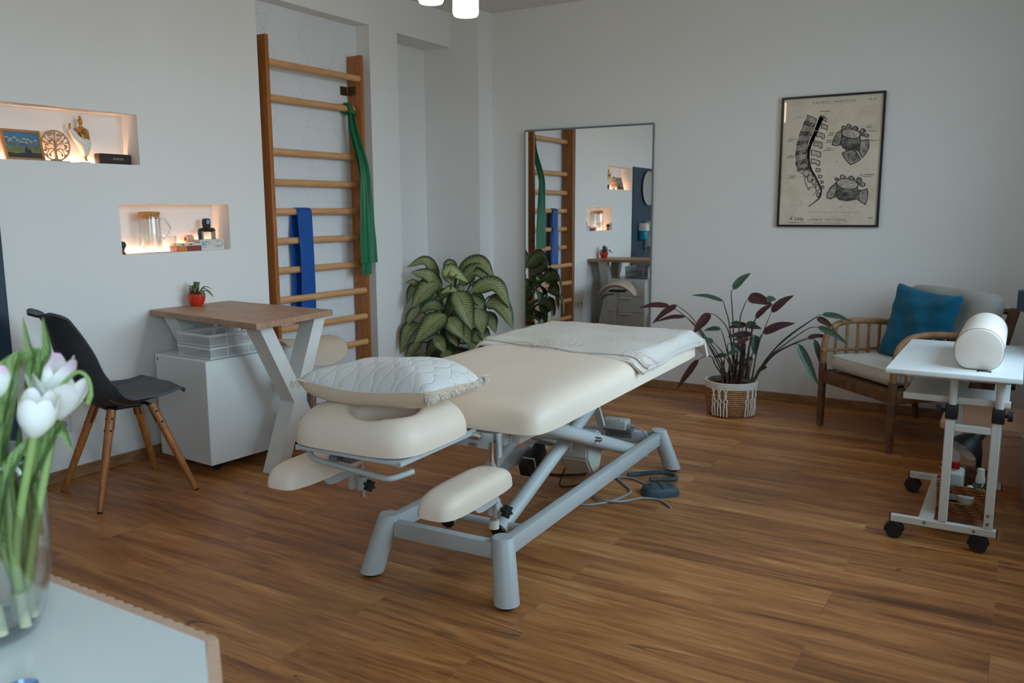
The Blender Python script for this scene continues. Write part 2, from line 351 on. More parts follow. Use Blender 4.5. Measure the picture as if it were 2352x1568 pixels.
# ------------------------------------------------------------------ mesh builder
class G:
    def __init__(s): s.b = bmesh.new(); s.mi = 0; s.uv = s.b.loops.layers.uv.new('UVMap')
    def f(s, vs, uvs=None):
        try: x = s.b.faces.new(vs)
        except ValueError: return None
        x.material_index = s.mi
        if uvs:
            for l, w in zip(x.loops, uvs): l[s.uv].uv = w
        return x
    def V(s, p): return s.b.verts.new(p)
    def box(s, c, d, R=None, bev=0., seg=2):
        t = bmesh.new(); bmesh.ops.create_cube(t, size=1.)
        for v in t.verts: v.co = Vector((v.co.x*d[0], v.co.y*d[1], v.co.z*d[2]))
        if bev: bmesh.ops.bevel(t, geom=list(t.edges), offset=bev, segments=seg, profile=.5, affect='EDGES')
        s.add(t, Matrix.Translation(c) @ (R.to_4x4() if R else Matrix.Identity(4)))
    def add(s, t, mx=None):
        mp = {}
        for v in t.verts: mp[v] = s.b.verts.new((mx @ v.co) if mx else v.co)
        for f_ in t.faces: s.f([mp[v] for v in f_.verts])
        t.free()
    def tube(s, pts, r, n=10, closed=False, flat=None, cap=True):
        pts = [Vector(p) for p in pts]; m = len(pts)
        rs = r if isinstance(r, (list, tuple)) else [r]*m
        rings = []; up = None
        for i, p in enumerate(pts):
            a = pts[(i-1) % m] if (closed or i > 0) else p; c = pts[(i+1) % m] if (closed or i < m-1) else p
            d = (c-a).normalized() if (c-a).length > 1e-9 else Vector((0, 0, 1))
            if up is None: up = Vector((0, 0, 1)) if abs(d.z) < .9 else Vector((1, 0, 0))
            x = d.cross(up)
            if x.length < 1e-6: x = d.cross(Vector((1, 0, 0)))
            x.normalize(); y = x.cross(d).normalized(); up = y
            rx, ry = (rs[i], rs[i]) if not flat else (rs[i]*flat[0], rs[i]*flat[1])
            rings.append([s.V(p + x*math.cos(2*PI*k/n)*rx + y*math.sin(2*PI*k/n)*ry) for k in range(n)])
        for i in range(m if closed else m-1):
            A, B = rings[i], rings[(i+1) % m]
            for k in range(n): s.f([A[k], A[(k+1) % n], B[(k+1) % n], B[k]])
        if cap and not closed: s.f(rings[0][::-1]); s.f(rings[-1])
    def lathe(s, prof, n=24, mx=None, cap=True):
        rings = []
        for r, z in prof:
            r = max(r, 1e-5)
            rings.append([s.V((mx @ Vector((r*math.cos(2*PI*k/n), r*math.sin(2*PI*k/n), z))) if mx else (r*math.cos(2*PI*k/n), r*math.sin(2*PI*k/n), z)) for k in range(n)])
        for A, B in zip(rings, rings[1:]):
            for k in range(n): s.f([A[k], A[(k+1) % n], B[(k+1) % n], B[k]])
        if cap: s.f(rings[0][::-1]); s.f(rings[-1])
    def prism(s, poly, a, b, mx=None):
        """poly in xy, extruded z a..b, then mx"""
        T = (lambda p: mx @ Vector(p)) if mx else (lambda p: Vector(p))
        A = [s.V(T((x, y, a))) for x, y in poly]; B = [s.V(T((x, y, b))) for x, y in poly]
        n = len(poly); s.f(A[::-1]); s.f(B)
        for k in range(n): s.f([A[k], A[(k+1) % n], B[(k+1) % n], B[k]])
    def sheet(s, fn, nu, nv, th=0.):
        """fn(u,v)->point for u,v in 0..1; optional thickness along normal"""
        P = [[Vector(fn(i/nu, j/nv)) for j in range(nv+1)] for i in range(nu+1)]
        def nrm(i, j):
            a = P[min(i+1, nu)][j]-P[max(i-1, 0)][j]; b = P[i][min(j+1, nv)]-P[i][max(j-1, 0)]
            c = a.cross(b); return c.normalized() if c.length > 1e-12 else Vector((0, 0, 1))
        A = [[s.V(P[i][j]) for j in range(nv+1)] for i in range(nu+1)]
        for i in range(nu):
            for j in range(nv):
                s.f([A[i][j], A[i+1][j], A[i+1][j+1], A[i][j+1]], [(i/nu, j/nv), ((i+1)/nu, j/nv), ((i+1)/nu, (j+1)/nv), (i/nu, (j+1)/nv)])
        if th:
            B = [[s.V(P[i][j]-nrm(i, j)*th) for j in range(nv+1)] for i in range(nu+1)]
            for i in range(nu):
                for j in range(nv):
                    s.f([B[i][j], B[i][j+1], B[i+1][j+1], B[i+1][j]], [(i/nu, j/nv), (i/nu, (j+1)/nv), ((i+1)/nu, (j+1)/nv), ((i+1)/nu, j/nv)])
            for i in range(nu): s.f([A[i+1][0], A[i][0], B[i][0], B[i+1][0]]); s.f([A[i][nv], A[i+1][nv], B[i+1][nv], B[i][nv]])
            for j in range(nv): s.f([A[0][j], A[0][j+1], B[0][j+1], B[0][j]]); s.f([A[nu][j+1], A[nu][j], B[nu][j], B[nu][j+1]])
    def pad(s, w, d, zf, n=24, a=6., bot=None, mx=None):
        """cushion on a squircle plan w x d: top height zf(m, x, y), bottom bot(m,x,y); m=0 centre .. 1 rim"""
        def q(t): return math.copysign(1-(1-abs(t))**1.7, t)
        def pt(i, j):
            u, v = q(2*i/n-1), q(2*j/n-1); m = max(abs(u), abs(v))
            if m < 1e-6: return (0, 0, 0)
            k = m/((abs(u)**a+abs(v)**a)**(1/a)); return (u*k*w/2, v*k*d/2, m)
        bot = bot or (lambda m, x, y: 0.)
        T = (lambda p: mx @ Vector(p)) if mx else (lambda p: Vector(p))
        A = [[None]*(n+1) for _ in range(n+1)]; B = [[None]*(n+1) for _ in range(n+1)]
        for i in range(n+1):
            for j in range(n+1):
                x, y, m = pt(i, j); zt, zb = zf(m, x, y), bot(m, x, y)
                A[i][j] = s.V(T((x, y, zt)))
                B[i][j] = s.V(T((x, y, zb))) if (abs(zt-zb) > 1e-5) else A[i][j]
        for i in range(n):
            for j in range(n):
                s.f([A[i][j], A[i+1][j], A[i+1][j+1], A[i][j+1]], [(i/n, j/n), ((i+1)/n, j/n), ((i+1)/n, (j+1)/n), (i/n, (j+1)/n)])
                q4 = [B[i][j], B[i][j+1], B[i+1][j+1], B[i+1][j]]
                if len(set(q4)) == 4: s.f(q4)
                elif len(set(q4)) == 3: s.f(list(dict.fromkeys(q4)))
        ring = [(i, 0) for i in range(n)]+[(n, j) for j in range(n)]+[(i, n) for i in range(n, 0, -1)]+[(0, j) for j in range(n, 0, -1)]
        for k in range(len(ring)):
            (i, j), (i2, j2) = ring[k], ring[(k+1) % len(ring)]
            L = list(dict.fromkeys([A[i2][j2], A[i][j], B[i][j], B[i2][j2]]))
            if len(L) > 2: s.f(L)
    def obj(s, name, mats, parent=None, sharp=38., loc=None, rot=None, smooth=True):
        me = bpy.data.meshes.new(name)
        bmesh.ops.recalc_face_normals(s.b, faces=list(s.b.faces))
        if smooth:
            ca = math.radians(sharp)
            for f_ in s.b.faces: f_.smooth = True
            for e in s.b.edges:
                if len(e.link_faces) == 2 and e.calc_face_angle(0) > ca: e.smooth = False
        s.b.to_mesh(me); s.b.free()
        for m in (mats if isinstance(mats, (list, tuple)) else [mats]): me.materials.append(m)
        o = bpy.data.objects.new(name, me); COL.objects.link(o)
        if parent: o.parent = parent
        if loc: o.location = loc
        if rot: o.rotation_euler = rot
        return o

def thing(name, label, cat, loc=(0, 0, 0), rz=0., group=None, rot=None):
    o = bpy.data.objects.new(name, None); COL.objects.link(o); o.empty_display_size = .1
    o.location = loc; o.rotation_euler = rot or (0, 0, rz)
    o['label'] = label; o['category'] = cat
    if group: o['group'] = group
    return o
def tag(o, label, cat, group=None):
    o['label'] = label; o['category'] = cat
    if group: o['group'] = group
    return o
def struct(o): o['kind'] = 'structure'; return o
def rx(a): return Matrix.Rotation(a, 3, 'X')
def ry(a): return Matrix.Rotation(a, 3, 'Y')
def rz_(a): return Matrix.Rotation(a, 3, 'Z')
def bez(p, n=8):
    """Catmull-Rom through points"""
    p = [Vector(x) for x in p]; out = []
    q = [p[0]*2-p[1]]+p+[p[-1]*2-p[-2]]
    for i in range(1, len(q)-2):
        for k in range(n):
            t = k/n; a, b, c, d = q[i-1], q[i], q[i+1], q[i+2]
            out.append(.5*((2*b)+(c-a)*t+(2*a-5*b+4*c-d)*t*t+(3*b-a-3*c+d)*t**3))
    out.append(p[-1]); return out
def along(path, t):
    i = min(int(t*(len(path)-1)), len(path)-2); return path[i].lerp(path[i+1], t*(len(path)-1)-i)
def leafmesh(g, path, w, up, fold=.25, shape=(.55, .9), nu=14, nv=6, wave=0., ph=0.):
    """blade along path; up = side its face looks to"""
    path = [Vector(p) for p in path]; up = Vector(up)
    def fn(u, v):
        p = along(path, u); q1 = along(path, max(0, u-.04)); q2 = along(path, min(1, u+.04)); d = (q2-q1).normalized()
        side = d.cross(up)
        if side.length < 1e-5: side = d.cross(Vector((1, 0, 0)))
        side.normalize(); nn = side.cross(d).normalized()
        s_ = math.sin(PI*min(1, max(0, u))**shape[0])**shape[1]
        k = (v-.5)*2; h = w*.5*max(s_, .02)
        return p+side*k*h*math.cos(fold*abs(k))+nn*(abs(k)*math.sin(fold)*h + wave*h*math.sin(u*14+ph)*abs(k))
    g.sheet(fn, nu, nv)

CAMF = 1940.024
CAMP = (-0.545332, 0.154375, -0.004570)
EXPO = 1.02
DATA = {"art":{"body":[[[-143,283],[-145,262],[-158,244],[-127,234],[-96,224],[-87,255],[-115,269]],[[-159,242],[-164,230],[-99,213],[-96,223]],[[-166,226],[-167,204],[-180,184],[-146,181],[-113,177],[-100,210],[-133,218]],[[-180,182],[-185,168],[-118,165],[-114,175]],[[-186,164],[-185,143],[-195,124],[-162,126],[-129,128],[-119,162],[-152,163]],[[-196,122],[-198,108],[-133,115],[-130,126]],[[-199,105],[-195,83],[-202,64],[-170,69],[-138,73],[-134,112],[-166,108]],[[-202,62],[-204,48],[-140,58],[-138,71]],[[-203,45],[-196,23],[-200,4],[-169,11],[-138,18],[-140,55],[-172,50]],[[-200,1],[-198,-12],[-137,4],[-138,16]],[[-198,-15],[-189,-30],[-190,-42],[-156,-36],[-123,-30],[-136,1],[-167,-7]],[[-190,-43],[-187,-52],[-118,-42],[-122,-32]]],"cord":[[[-57,268],[-75,221],[-95,163],[-116,110],[-127,57],[-122,3],[-104,-52],[-79,-89],[-54,-137],[-40,-173],[-47,-215],[-78,-245],[-106,-269]],[26,24,22,20,17,15,14,12,10,9,8,5,2]],"spin":[[[-50,267],[-40,262],[-30,253],[-31,238],[-34,236],[-39,245],[-49,246]],[[-58,226],[-40,220],[-22,211],[-23,189],[-29,187],[-39,199],[-56,199]],[[-84,178],[-61,173],[-38,163],[-38,137],[-47,135],[-59,149],[-82,150]],[[-97,128],[-73,122],[-48,113],[-48,82],[-58,80],[-71,95],[-96,96]],[[-109,71],[-81,65],[-54,56],[-55,30],[-66,28],[-80,41],[-107,42]],[[-107,19],[-82,13],[-56,4],[-57,-21],[-67,-23],[-81,-10],[-106,-9]],[[-77,-39],[-52,-43],[-51,-57],[-63,-61],[-77,-57]],[[-60,-80],[-40,-83],[-39,-95],[-49,-98],[-59,-95]],[[-45,-114],[-30,-117],[-29,-128],[-37,-131],[-44,-128]],[[-40,-144],[-25,-147],[-24,-158],[-32,-161],[-39,-158]]],"sac":[[[-155,-59],[-139,-45],[-114,-50],[-119,-79],[-133,-93],[-148,-83]],[[-128,-90],[-115,-76],[-93,-81],[-97,-110],[-109,-124],[-122,-114]],[[-99,-116],[-88,-103],[-70,-108],[-73,-133],[-83,-146],[-93,-137]],[[-75,-149],[-65,-137],[-49,-141],[-52,-167],[-60,-179],[-70,-171]],[[-67,-194],[-59,-185],[-47,-188],[-49,-206],[-56,-215],[-63,-209]]],"nerve":[[[-90,240],[-129,206]],[[-85,186],[-111,187],[-150,141]],[[-110,164],[-155,118],[-171,82]],[[-125,105],[-164,58],[-203,-1]],[[-133,45],[-167,10],[-191,-47]],[[-128,-9],[-153,-42]],[[-169,166],[-174,82],[-183,-26]],[[-143,117],[-165,82],[-177,22]],[[-69,-179],[-83,-200]],[[-106,-154],[-114,-169],[-134,-130]],[[-134,-130],[-145,-75],[-188,-50]],[[-89,-254],[-109,-268]],[[-76,-155],[-112,-154]]],"v1":{"disc":[[167,150],[165,144],[161,138],[153,134],[142,131],[130,130],[116,131],[103,134],[90,139],[79,144],[70,151],[64,158],[62,166],[64,172],[69,178],[77,183],[87,185],[100,186],[113,185],[127,182],[140,177],[151,172],[159,165],[165,158]],"in1":[[132,157],[131,154],[126,152],[118,150],[110,150],[101,151],[93,153],[88,156],[86,159],[87,162],[92,165],[100,166],[109,166],[118,165],[125,163],[131,160]],"in2":[[151,156],[150,151],[145,146],[136,142],[126,140],[113,140],[101,141],[90,144],[81,149],[76,154],[73,160],[75,165],[80,170],[89,174],[99,176],[112,176],[124,175],[135,172],[143,168],[149,162]],"body":[[64,147],[61,109],[74,79],[114,69],[153,71],[171,105],[165,143],[116,131]],"wl":[[62,185],[35,166],[18,135],[10,99],[27,92],[53,95],[68,138]],"wr":[[170,116],[215,120],[219,74],[205,40],[184,16],[166,50]],"knobs":[[[108,205],[107,199],[102,195],[95,196],[90,200],[88,206],[90,212],[94,216],[101,215],[106,211]],[[79,196],[78,191],[73,187],[67,188],[62,191],[60,197],[62,203],[66,206],[72,206],[77,202]],[[192,171],[190,163],[184,158],[176,158],[169,164],[166,172],[168,180],[174,185],[182,185],[189,179]],[[211,143],[209,137],[204,133],[198,134],[193,138],[191,144],[192,150],[197,153],[203,153],[208,149]],[[150,186],[148,177],[141,172],[132,173],[124,178],[121,188],[123,196],[130,201],[139,201],[147,195]]],"low":[[70,47],[103,60],[128,65],[155,44],[177,6],[147,-14],[122,-23],[104,-7],[82,20]]},"v2":{"disc":[[170,-144],[168,-152],[162,-159],[153,-164],[141,-167],[126,-169],[111,-168],[95,-165],[80,-160],[67,-154],[57,-146],[51,-138],[48,-130],[50,-122],[55,-115],[65,-110],[77,-107],[92,-105],[108,-106],[123,-109],[138,-114],[151,-120],[161,-128],[167,-136]],"in1":[[131,-137],[129,-141],[123,-144],[114,-146],[104,-146],[93,-145],[85,-143],[78,-140],[76,-136],[78,-133],[84,-130],[93,-128],[103,-128],[113,-129],[122,-131],[128,-134]],"in2":[[152,-138],[150,-144],[144,-150],[134,-154],[122,-157],[108,-158],[94,-157],[81,-153],[71,-149],[64,-143],[61,-136],[63,-130],[69,-124],[79,-119],[92,-117],[106,-116],[120,-117],[133,-120],[143,-125],[150,-131]],"body":[[49,-145],[48,-193],[64,-226],[113,-236],[158,-227],[170,-188],[170,-147],[110,-167]],"wl":[[47,-124],[17,-153],[-2,-186],[-5,-219],[21,-225],[40,-210],[52,-175]],"wr":[[181,-177],[201,-174],[223,-167],[229,-201],[225,-236],[217,-261],[178,-233]],"knobs":[[[92,-95],[90,-103],[83,-107],[76,-107],[69,-102],[66,-95],[68,-87],[74,-82],[82,-83],[89,-87]],[[53,-107],[51,-112],[47,-115],[42,-115],[38,-111],[36,-106],[38,-102],[42,-99],[47,-99],[51,-102]],[[146,-108],[144,-118],[135,-125],[125,-125],[116,-118],[112,-107],[115,-97],[123,-91],[134,-91],[142,-98]],[[188,-117],[186,-126],[179,-132],[169,-131],[161,-125],[158,-116],[160,-107],[168,-101],[177,-101],[185,-107]],[[209,-143],[207,-150],[201,-155],[193,-155],[187,-150],[184,-142],[186,-135],[192,-130],[200,-130],[206,-135]]],"low":None},"text":[["ANIMUS MEDICUS",6,350,17.25,1],["No. 13",222,352,11.5,0],["Dura mater",-39,299,9.2,0],["L.3",-194,269,8.049999999999999,0],["Cauda\nequina",-237,138,8.625,0],["Ganglion\nspinale L.5",-235,36,8.625,0],["Ganglion\nspinale S.1",-218,-88,8.625,0],["Radix\nanterior",1,162,8.625,0],["Ramus\ndorsalis",-10,120,8.625,0],["Ramus\nposterior L.5",-7,73,8.625,0],["Cauda\nequina",213,196,8.625,0],["Radix L.4",233,169,8.625,0],["Radix L.5",246,114,8.625,0],["Lig. longitudinale\nposterius",218,-89,8.625,0],["2a",41,-3,8.049999999999999,0],["2b",81,-272,8.049999999999999,0],["LUMBAR VERTEBRAE",1,-351,13.799999999999999,1],["and disc prolaps",2,-370,12.649999999999999,1],["A. Lang",-183,-344,21.849999999999998,2],["Verlag Animus Medicus",-176,-368,8.049999999999999,1],["Vol.1",250,-340,10.35,0]],"lead":[[[-38,290],[-37,267]],[[-186,268],[-144,270]],[[-218,139],[-184,136]],[[-213,39],[-195,32]],[[-195,-88],[-157,-87]],[[149,196],[197,197]],[[192,171],[212,170]],[[215,115],[226,115]],[[149,-99],[182,-88]],[[18,167],[64,162]],[[8,126],[12,111]],[[19,75],[50,86]],[[-111,-303],[197,-310]]]},"cal":[[[[0.021,0.214],[-0.005,0.561],[-0.024,0.719],[-0.019,0.749]],[0.079,0.847],0.05,0],[[[0.021,0.214],[-0.024,0.52],[-0.061,0.631],[-0.08,0.673]],[-0.266,0.704],0.029,0],[[[0.034,0.216],[0.035,0.55],[0.051,0.644],[0.072,0.701]],[0.218,0.669],0.075,1],[[[0.087,0.221],[0.12,0.556],[0.212,0.666],[0.188,0.697]],[0.242,0.703],0.043,0],[[[0.12,0.224],[0.146,0.4],[0.174,0.507],[0.214,0.627]],[0.337,0.73],0.051,1],[[[0.081,0.22],[0.1,0.396],[0.127,0.556],[0.138,0.59]],[0.237,0.68],0.043,1],[[[0.034,0.216],[-0.008,0.454],[-0.038,0.539],[-0.094,0.596],[-0.121,0.607]],[-0.214,0.483],0.068,1],[[[-0.04,0.208],[-0.113,0.345],[-0.214,0.493],[-0.329,0.582],[-0.417,0.625]],[-0.615,0.603],0.039,1],[[[-0.02,0.21],[-0.071,0.328],[-0.179,0.462],[-0.273,0.571],[-0.367,0.634]],[-0.516,0.511],0.044,1],[[[-0.026,0.21],[-0.085,0.333],[-0.178,0.455],[-0.243,0.532],[-0.287,0.574]],[-0.476,0.531],0.03,1],[[[0.021,0.214],[-0.017,0.332],[-0.055,0.464],[-0.074,0.51]],[-0.176,0.493],0.032,0],[[[0.014,0.214],[-0.024,0.332],[-0.074,0.402],[-0.102,0.434]],[-0.171,0.449],0.036,0],[[[-0.04,0.208],[-0.097,0.285],[-0.126,0.337],[-0.175,0.332],[-0.205,0.313]],[-0.345,0.107],0.05,1],[[[0.021,0.214],[-0.003,0.3],[-0.017,0.339],[-0.038,0.351]],[-0.119,0.33],0.03,0],[[[0.041,0.216],[0.051,0.392],[0.056,0.512],[0.049,0.541]],[-0.025,0.547],0.034,0],[[[0.054,0.218],[0.061,0.393],[0.071,0.5],[0.069,0.536]],[-0.05,0.51],0.041,1],[[[0.067,0.219],[0.067,0.393],[0.07,0.493],[0.075,0.53]],[0.154,0.521],0.037,1],[[[0.061,0.218],[0.071,0.394],[0.073,0.494],[0.075,0.54]],[0.136,0.557],0.037,0],[[[0.094,0.222],[0.115,0.364],[0.15,0.466],[0.168,0.497]],[0.348,0.568],0.056,1],[[[0.067,0.219],[0.094,0.382],[0.111,0.463],[0.11,0.486]],[-0.032,0.464],0.041,1],[[[0.041,0.216],[0.055,0.359],[0.066,0.44],[0.065,0.466]],[0.006,0.447],0.029,0],[[[0.081,0.22],[0.1,0.396],[0.114,0.45],[0.11,0.476]],[0.027,0.415],0.036,1],[[[0.067,0.219],[0.051,0.392],[0.071,0.473],[0.12,0.477]],[0.128,0.364],0.063,0],[[[0.007,0.213],[-0.017,0.319],[-0.027,0.413],[-0.011,0.431]],[0.082,0.36],0.039,0],[[[0.067,0.219],[0.082,0.361],[0.092,0.435]],[0.05,0.404],0.027,1],[[[0.034,0.216],[0.037,0.324],[0.041,0.385]],[-0.033,0.36],0.031,0],[[[0.146,0.227],[0.212,0.366],[0.314,0.491],[0.462,0.61],[0.494,0.628]],[0.658,0.596],0.036,0],[[[0.14,0.226],[0.206,0.359],[0.308,0.478],[0.45,0.6],[0.468,0.607]],[0.573,0.547],0.041,1],[[[0.146,0.227],[0.206,0.352],[0.304,0.445],[0.435,0.551],[0.494,0.569]],[0.667,0.485],0.039,0],[[[0.14,0.226],[0.194,0.325],[0.255,0.396],[0.365,0.463],[0.425,0.493]],[0.536,0.502],0.029,1],[[[0.133,0.226],[0.188,0.304],[0.249,0.382],[0.347,0.449],[0.384,0.459]],[0.505,0.236],0.056,0],[[[0.133,0.226],[0.194,0.318],[0.274,0.404],[0.414,0.48],[0.462,0.486]],[0.548,0.266],0.04,0],[[[0.1,0.222],[0.111,0.297],[0.119,0.344]],[0.067,0.323],0.03,0],[[[0.021,0.214],[0.019,0.268],[0.028,0.296]],[-0.01,0.326],0.031,0],[[[0.133,0.226],[0.163,0.295],[0.195,0.298]],[0.139,0.253],0.014,1]],"die":[[[0.034,-0.143,0.766],[-0.015,-0.234,0.87],[-0.117,-0.314,0.833],0.084,0],[[0.076,-0.174,0.683],[0.028,-0.265,0.775],[-0.066,-0.338,0.8],0.102,0],[[0.162,-0.174,0.722],[0.182,-0.215,0.811],[0.281,-0.15,0.733],0.111,1],[[0.104,-0.031,0.761],[0.08,-0.085,0.847],[0.045,-0.098,0.764],0.08,0],[[0.104,-0.031,0.761],[0.265,-0.001,0.857],[0.373,0.04,0.758],0.124,0],[[0.146,-0.062,0.695],[0.265,-0.032,0.802],[0.352,0.024,0.723],0.115,2],[[-0.036,-0.255,0.685],[-0.072,-0.306,0.731],[-0.129,-0.323,0.725],0.044,0],[[0.085,-0.229,0.723],[0.055,-0.319,0.677],[-0.02,-0.392,0.565],0.169,0],[[-0.038,-0.195,0.698],[-0.081,-0.281,0.685],[-0.123,-0.318,0.573],0.098,2],[[0.238,-0.058,0.664],[0.397,0.001,0.705],[0.487,0.06,0.547],0.133,0],[[0.199,-0.184,0.664],[0.271,-0.2,0.583],[0.328,-0.178,0.41],0.155,0],[[0.228,-0.028,0.625],[0.282,-0.032,0.551],[0.314,-0.003,0.451],0.124,2],[[0.322,0.003,0.575],[0.431,0.026,0.561],[0.504,0.073,0.398],0.155,0],[[0.289,-0.058,0.544],[0.324,-0.075,0.467],[0.338,-0.06,0.365],0.133,0],[[0.313,0.033,0.518],[0.356,0.021,0.453],[0.378,0.043,0.361],0.098,0],[[0.088,-0.166,0.543],[0.032,-0.249,0.566],[-0.041,-0.296,0.51],0.089,0],[[0.153,-0.242,0.512],[0.112,-0.346,0.443],[0.025,-0.433,0.324],0.173,0],[[0.174,-0.227,0.494],[0.227,-0.244,0.448],[0.279,-0.213,0.351],0.133,0],[[-0.045,-0.262,0.554],[-0.068,-0.322,0.5],[-0.116,-0.35,0.42],0.102,0],[[-0.036,-0.292,0.445],[-0.065,-0.368,0.399],[-0.117,-0.412,0.237],0.133,0],[[-0.049,-0.265,0.308],[-0.074,-0.32,0.262],[-0.124,-0.343,0.187],0.102,0],[[0.077,-0.273,0.363],[0.131,-0.283,0.32],[0.162,-0.261,0.25],0.098,0],[[0.169,-0.132,0.457],[0.224,-0.129,0.385],[0.257,-0.094,0.286],0.124,2],[[0.101,-0.157,0.402],[0.147,-0.16,0.353],[0.171,-0.131,0.276],0.093,0],[[0.089,-0.103,0.661],[0.07,-0.16,0.64],[0.028,-0.184,0.595],0.098,2],[[0.16,-0.114,0.665],[0.136,-0.168,0.677],[0.081,-0.196,0.649],0.062,1],[[0.125,-0.078,0.678],[0.167,-0.084,0.684],[0.186,-0.058,0.666],0.062,0],[[0.197,-0.013,0.631],[0.26,-0.005,0.6],[0.3,0.036,0.544],0.106,2],[[0.012,-0.122,0.481],[-0.01,-0.181,0.453],[-0.057,-0.209,0.398],0.106,2],[[-0.026,-0.125,0.622],[-0.042,-0.192,0.593],[-0.083,-0.227,0.54],0.106,2],[[0.171,-0.044,0.358],[0.239,-0.02,0.335],[0.286,0.038,0.284],0.106,2],[[0.216,0.049,0.394],[0.271,0.053,0.345],[0.305,0.089,0.269],0.106,0],[[0.045,-0.172,0.321],[0.027,-0.222,0.274],[-0.016,-0.241,0.201],0.106,2],[[-0.029,-0.25,0.228],[-0.031,-0.307,0.176],[-0.058,-0.333,0.096],0.115,0],[[0.085,-0.168,0.252],[0.131,-0.19,0.194],[0.154,-0.18,0.109],0.115,0],[[0.234,-0.06,0.293],[0.289,-0.064,0.233],[0.321,-0.035,0.145],0.115,2],[[0.088,-0.043,0.575],[0.083,-0.083,0.532],[0.055,-0.091,0.463],0.098,2],[[-0.024,-0.123,0.781],[-0.008,-0.136,0.819],[-0.016,-0.117,0.833],0.053,0],[[0.138,0.092,0.7],[0.183,0.112,0.676],[0.206,0.166,0.625],0.098,2],[[0.018,0.03,0.745],[0.032,0.028,0.797],[0.022,0.058,0.824],0.071,2],[[0.263,0.145,0.612],[0.317,0.159,0.579],[0.349,0.208,0.52],0.115,2]]}  # poster art and plant leaf points traced from image pixels, baked to local coordinates
# ================================================================== ROOM
WZ0, WZ1 = .86, 2.34
LW, BW, CE, RW, NW = -3.70, 5.43, 2.63, .45, -1.3     # left wall x, back wall y, ceiling z, window wall x, near wall y
def pocket_wall(name, x0, ya, yb, za, zb, pockets, mats):
    """wall facing +x at x0 with rectangular recesses (y0,y1,z0,z1,depth,mat)"""
    g = G()
    ys = sorted({ya, yb, *[p[0] for p in pockets], *[p[1] for p in pockets]}); zs = sorted({za, zb, *[p[2] for p in pockets], *[p[3] for p in pockets]})
    def dep(i, j):
        if i < 0 or j < 0 or i >= len(ys)-1 or j >= len(zs)-1: return None
        y, z = (ys[i]+ys[i+1])/2, (zs[j]+zs[j+1])/2
        for p in pockets:
            if p[0] < y < p[1] and p[2] < z < p[3]: return (p[4], p[5])
        return (0., 0)
    def quad(*p, mi=0): g.mi = mi; g.f([g.V(q) for q in p])
    for i in range(len(ys)-1):
        for j in range(len(zs)-1):
            d, mi = dep(i, j); x = x0-d
            quad((x, ys[i], zs[j]), (x, ys[i+1], zs[j]), (x, ys[i+1], zs[j+1]), (x, ys[i], zs[j+1]), mi=mi)
            e = dep(i+1, j)
            if e and e[0] != d: quad((x0-d, ys[i+1], zs[j]), (x0-e[0], ys[i+1], zs[j]), (x0-e[0], ys[i+1], zs[j+1]), (x0-d, ys[i+1], zs[j+1]))
            e = dep(i, j+1)
            if e and e[0] != d: quad((x0-d, ys[i], zs[j+1]), (x0-d, ys[i+1], zs[j+1]), (x0-e[0], ys[i+1], zs[j+1]), (x0-e[0], ys[i], zs[j+1]))
    # back of the wall so it is solid
    quad((x0-.35, ya, za), (x0-.35, ya, zb), (x0-.35, yb, zb), (x0-.35, yb, za))
    for a, b_ in ((ya, za), (yb, zb)): pass
    bmesh.ops.remove_doubles(g.b, verts=list(g.b.verts), dist=1e-5)
    return struct(g.obj(name, mats, smooth=False))
N1 = (1.968, 2.635, 1.442, 1.679); N2 = (2.506, 3.155, 1.016, 1.257)
pocket_wall('wall_left', LW, NW, BW, 0, CE, [(3.412, 4.353, 0, 2.392, .11, 1), (4.636, 5.25, 0, 2.39, .24, 0), (*N1, .12, 0), (*N2, .135, 0)], [M['wall'], M['wallpaper']])
def slab(name, lo, hi, m):
    g = G(); g.box([(a+b)/2 for a, b in zip(lo, hi)], [b-a for a, b in zip(lo, hi)]); return struct(g.obj(name, m, smooth=False))
slab('floor', (-4.3, NW-.1, -.1), (RW+.3, BW+.3, 0), M['floor'])
slab('ceiling', (-4.3, NW-.1, CE), (RW+.3, BW+.3, CE+.1), M['ceil'])
slab('wall_back', (-3.94, BW, 0), (RW+.3, BW+.15, CE), M['wall'])
slab('wall_corner', (-3.70, 5.25, 0), (-3.457, BW, CE), M['wall'])
slab('wall_near', (-4.1, NW-.1, 0), (RW+.3, NW, CE), M['wall'])
# window wall with two wide openings, one more added near the camera for light
WIN = [(-1.0, .35), (2.2, 3.1), (3.3, 4.35)]
g = G()
ys = [NW]+[v for w in WIN for v in w]+[BW]
for i in range(len(ys)-1):
    a, b_ = ys[i], ys[i+1]
    if i % 2 == 0: g.box((RW+.15, (a+b_)/2, CE/2), (.3, b_-a, CE))
    else:
        g.box((RW+.15, (a+b_)/2, WZ0/2), (.3, b_-a, WZ0)); g.box((RW+.15, (a+b_)/2, (WZ1+CE)/2), (.3, b_-a, CE-WZ1))
struct(g.obj('wall_right', M['wall'], smooth=False))
for k, (a, b_) in enumerate(WIN):
    g = G(); x = RW+.22; c = (a+b_)/2; t = .06
    for y in (a+t/2, c, b_-t/2): g.box((x, y, (WZ0+WZ1)/2), (.06, t, WZ1-WZ0))
    for z in (WZ0+t/2, WZ1-t/2): g.box((x, c, z), (.058, b_-a, t))
    w = struct(g.obj('window_%d' % (k+1), M['whitemat']))
    g = G(); g.box((x, c, (WZ0+WZ1)/2), (.006, b_-a-.1, WZ1-WZ0-.1)); struct(g.obj('window_pane', M['pane'], w))
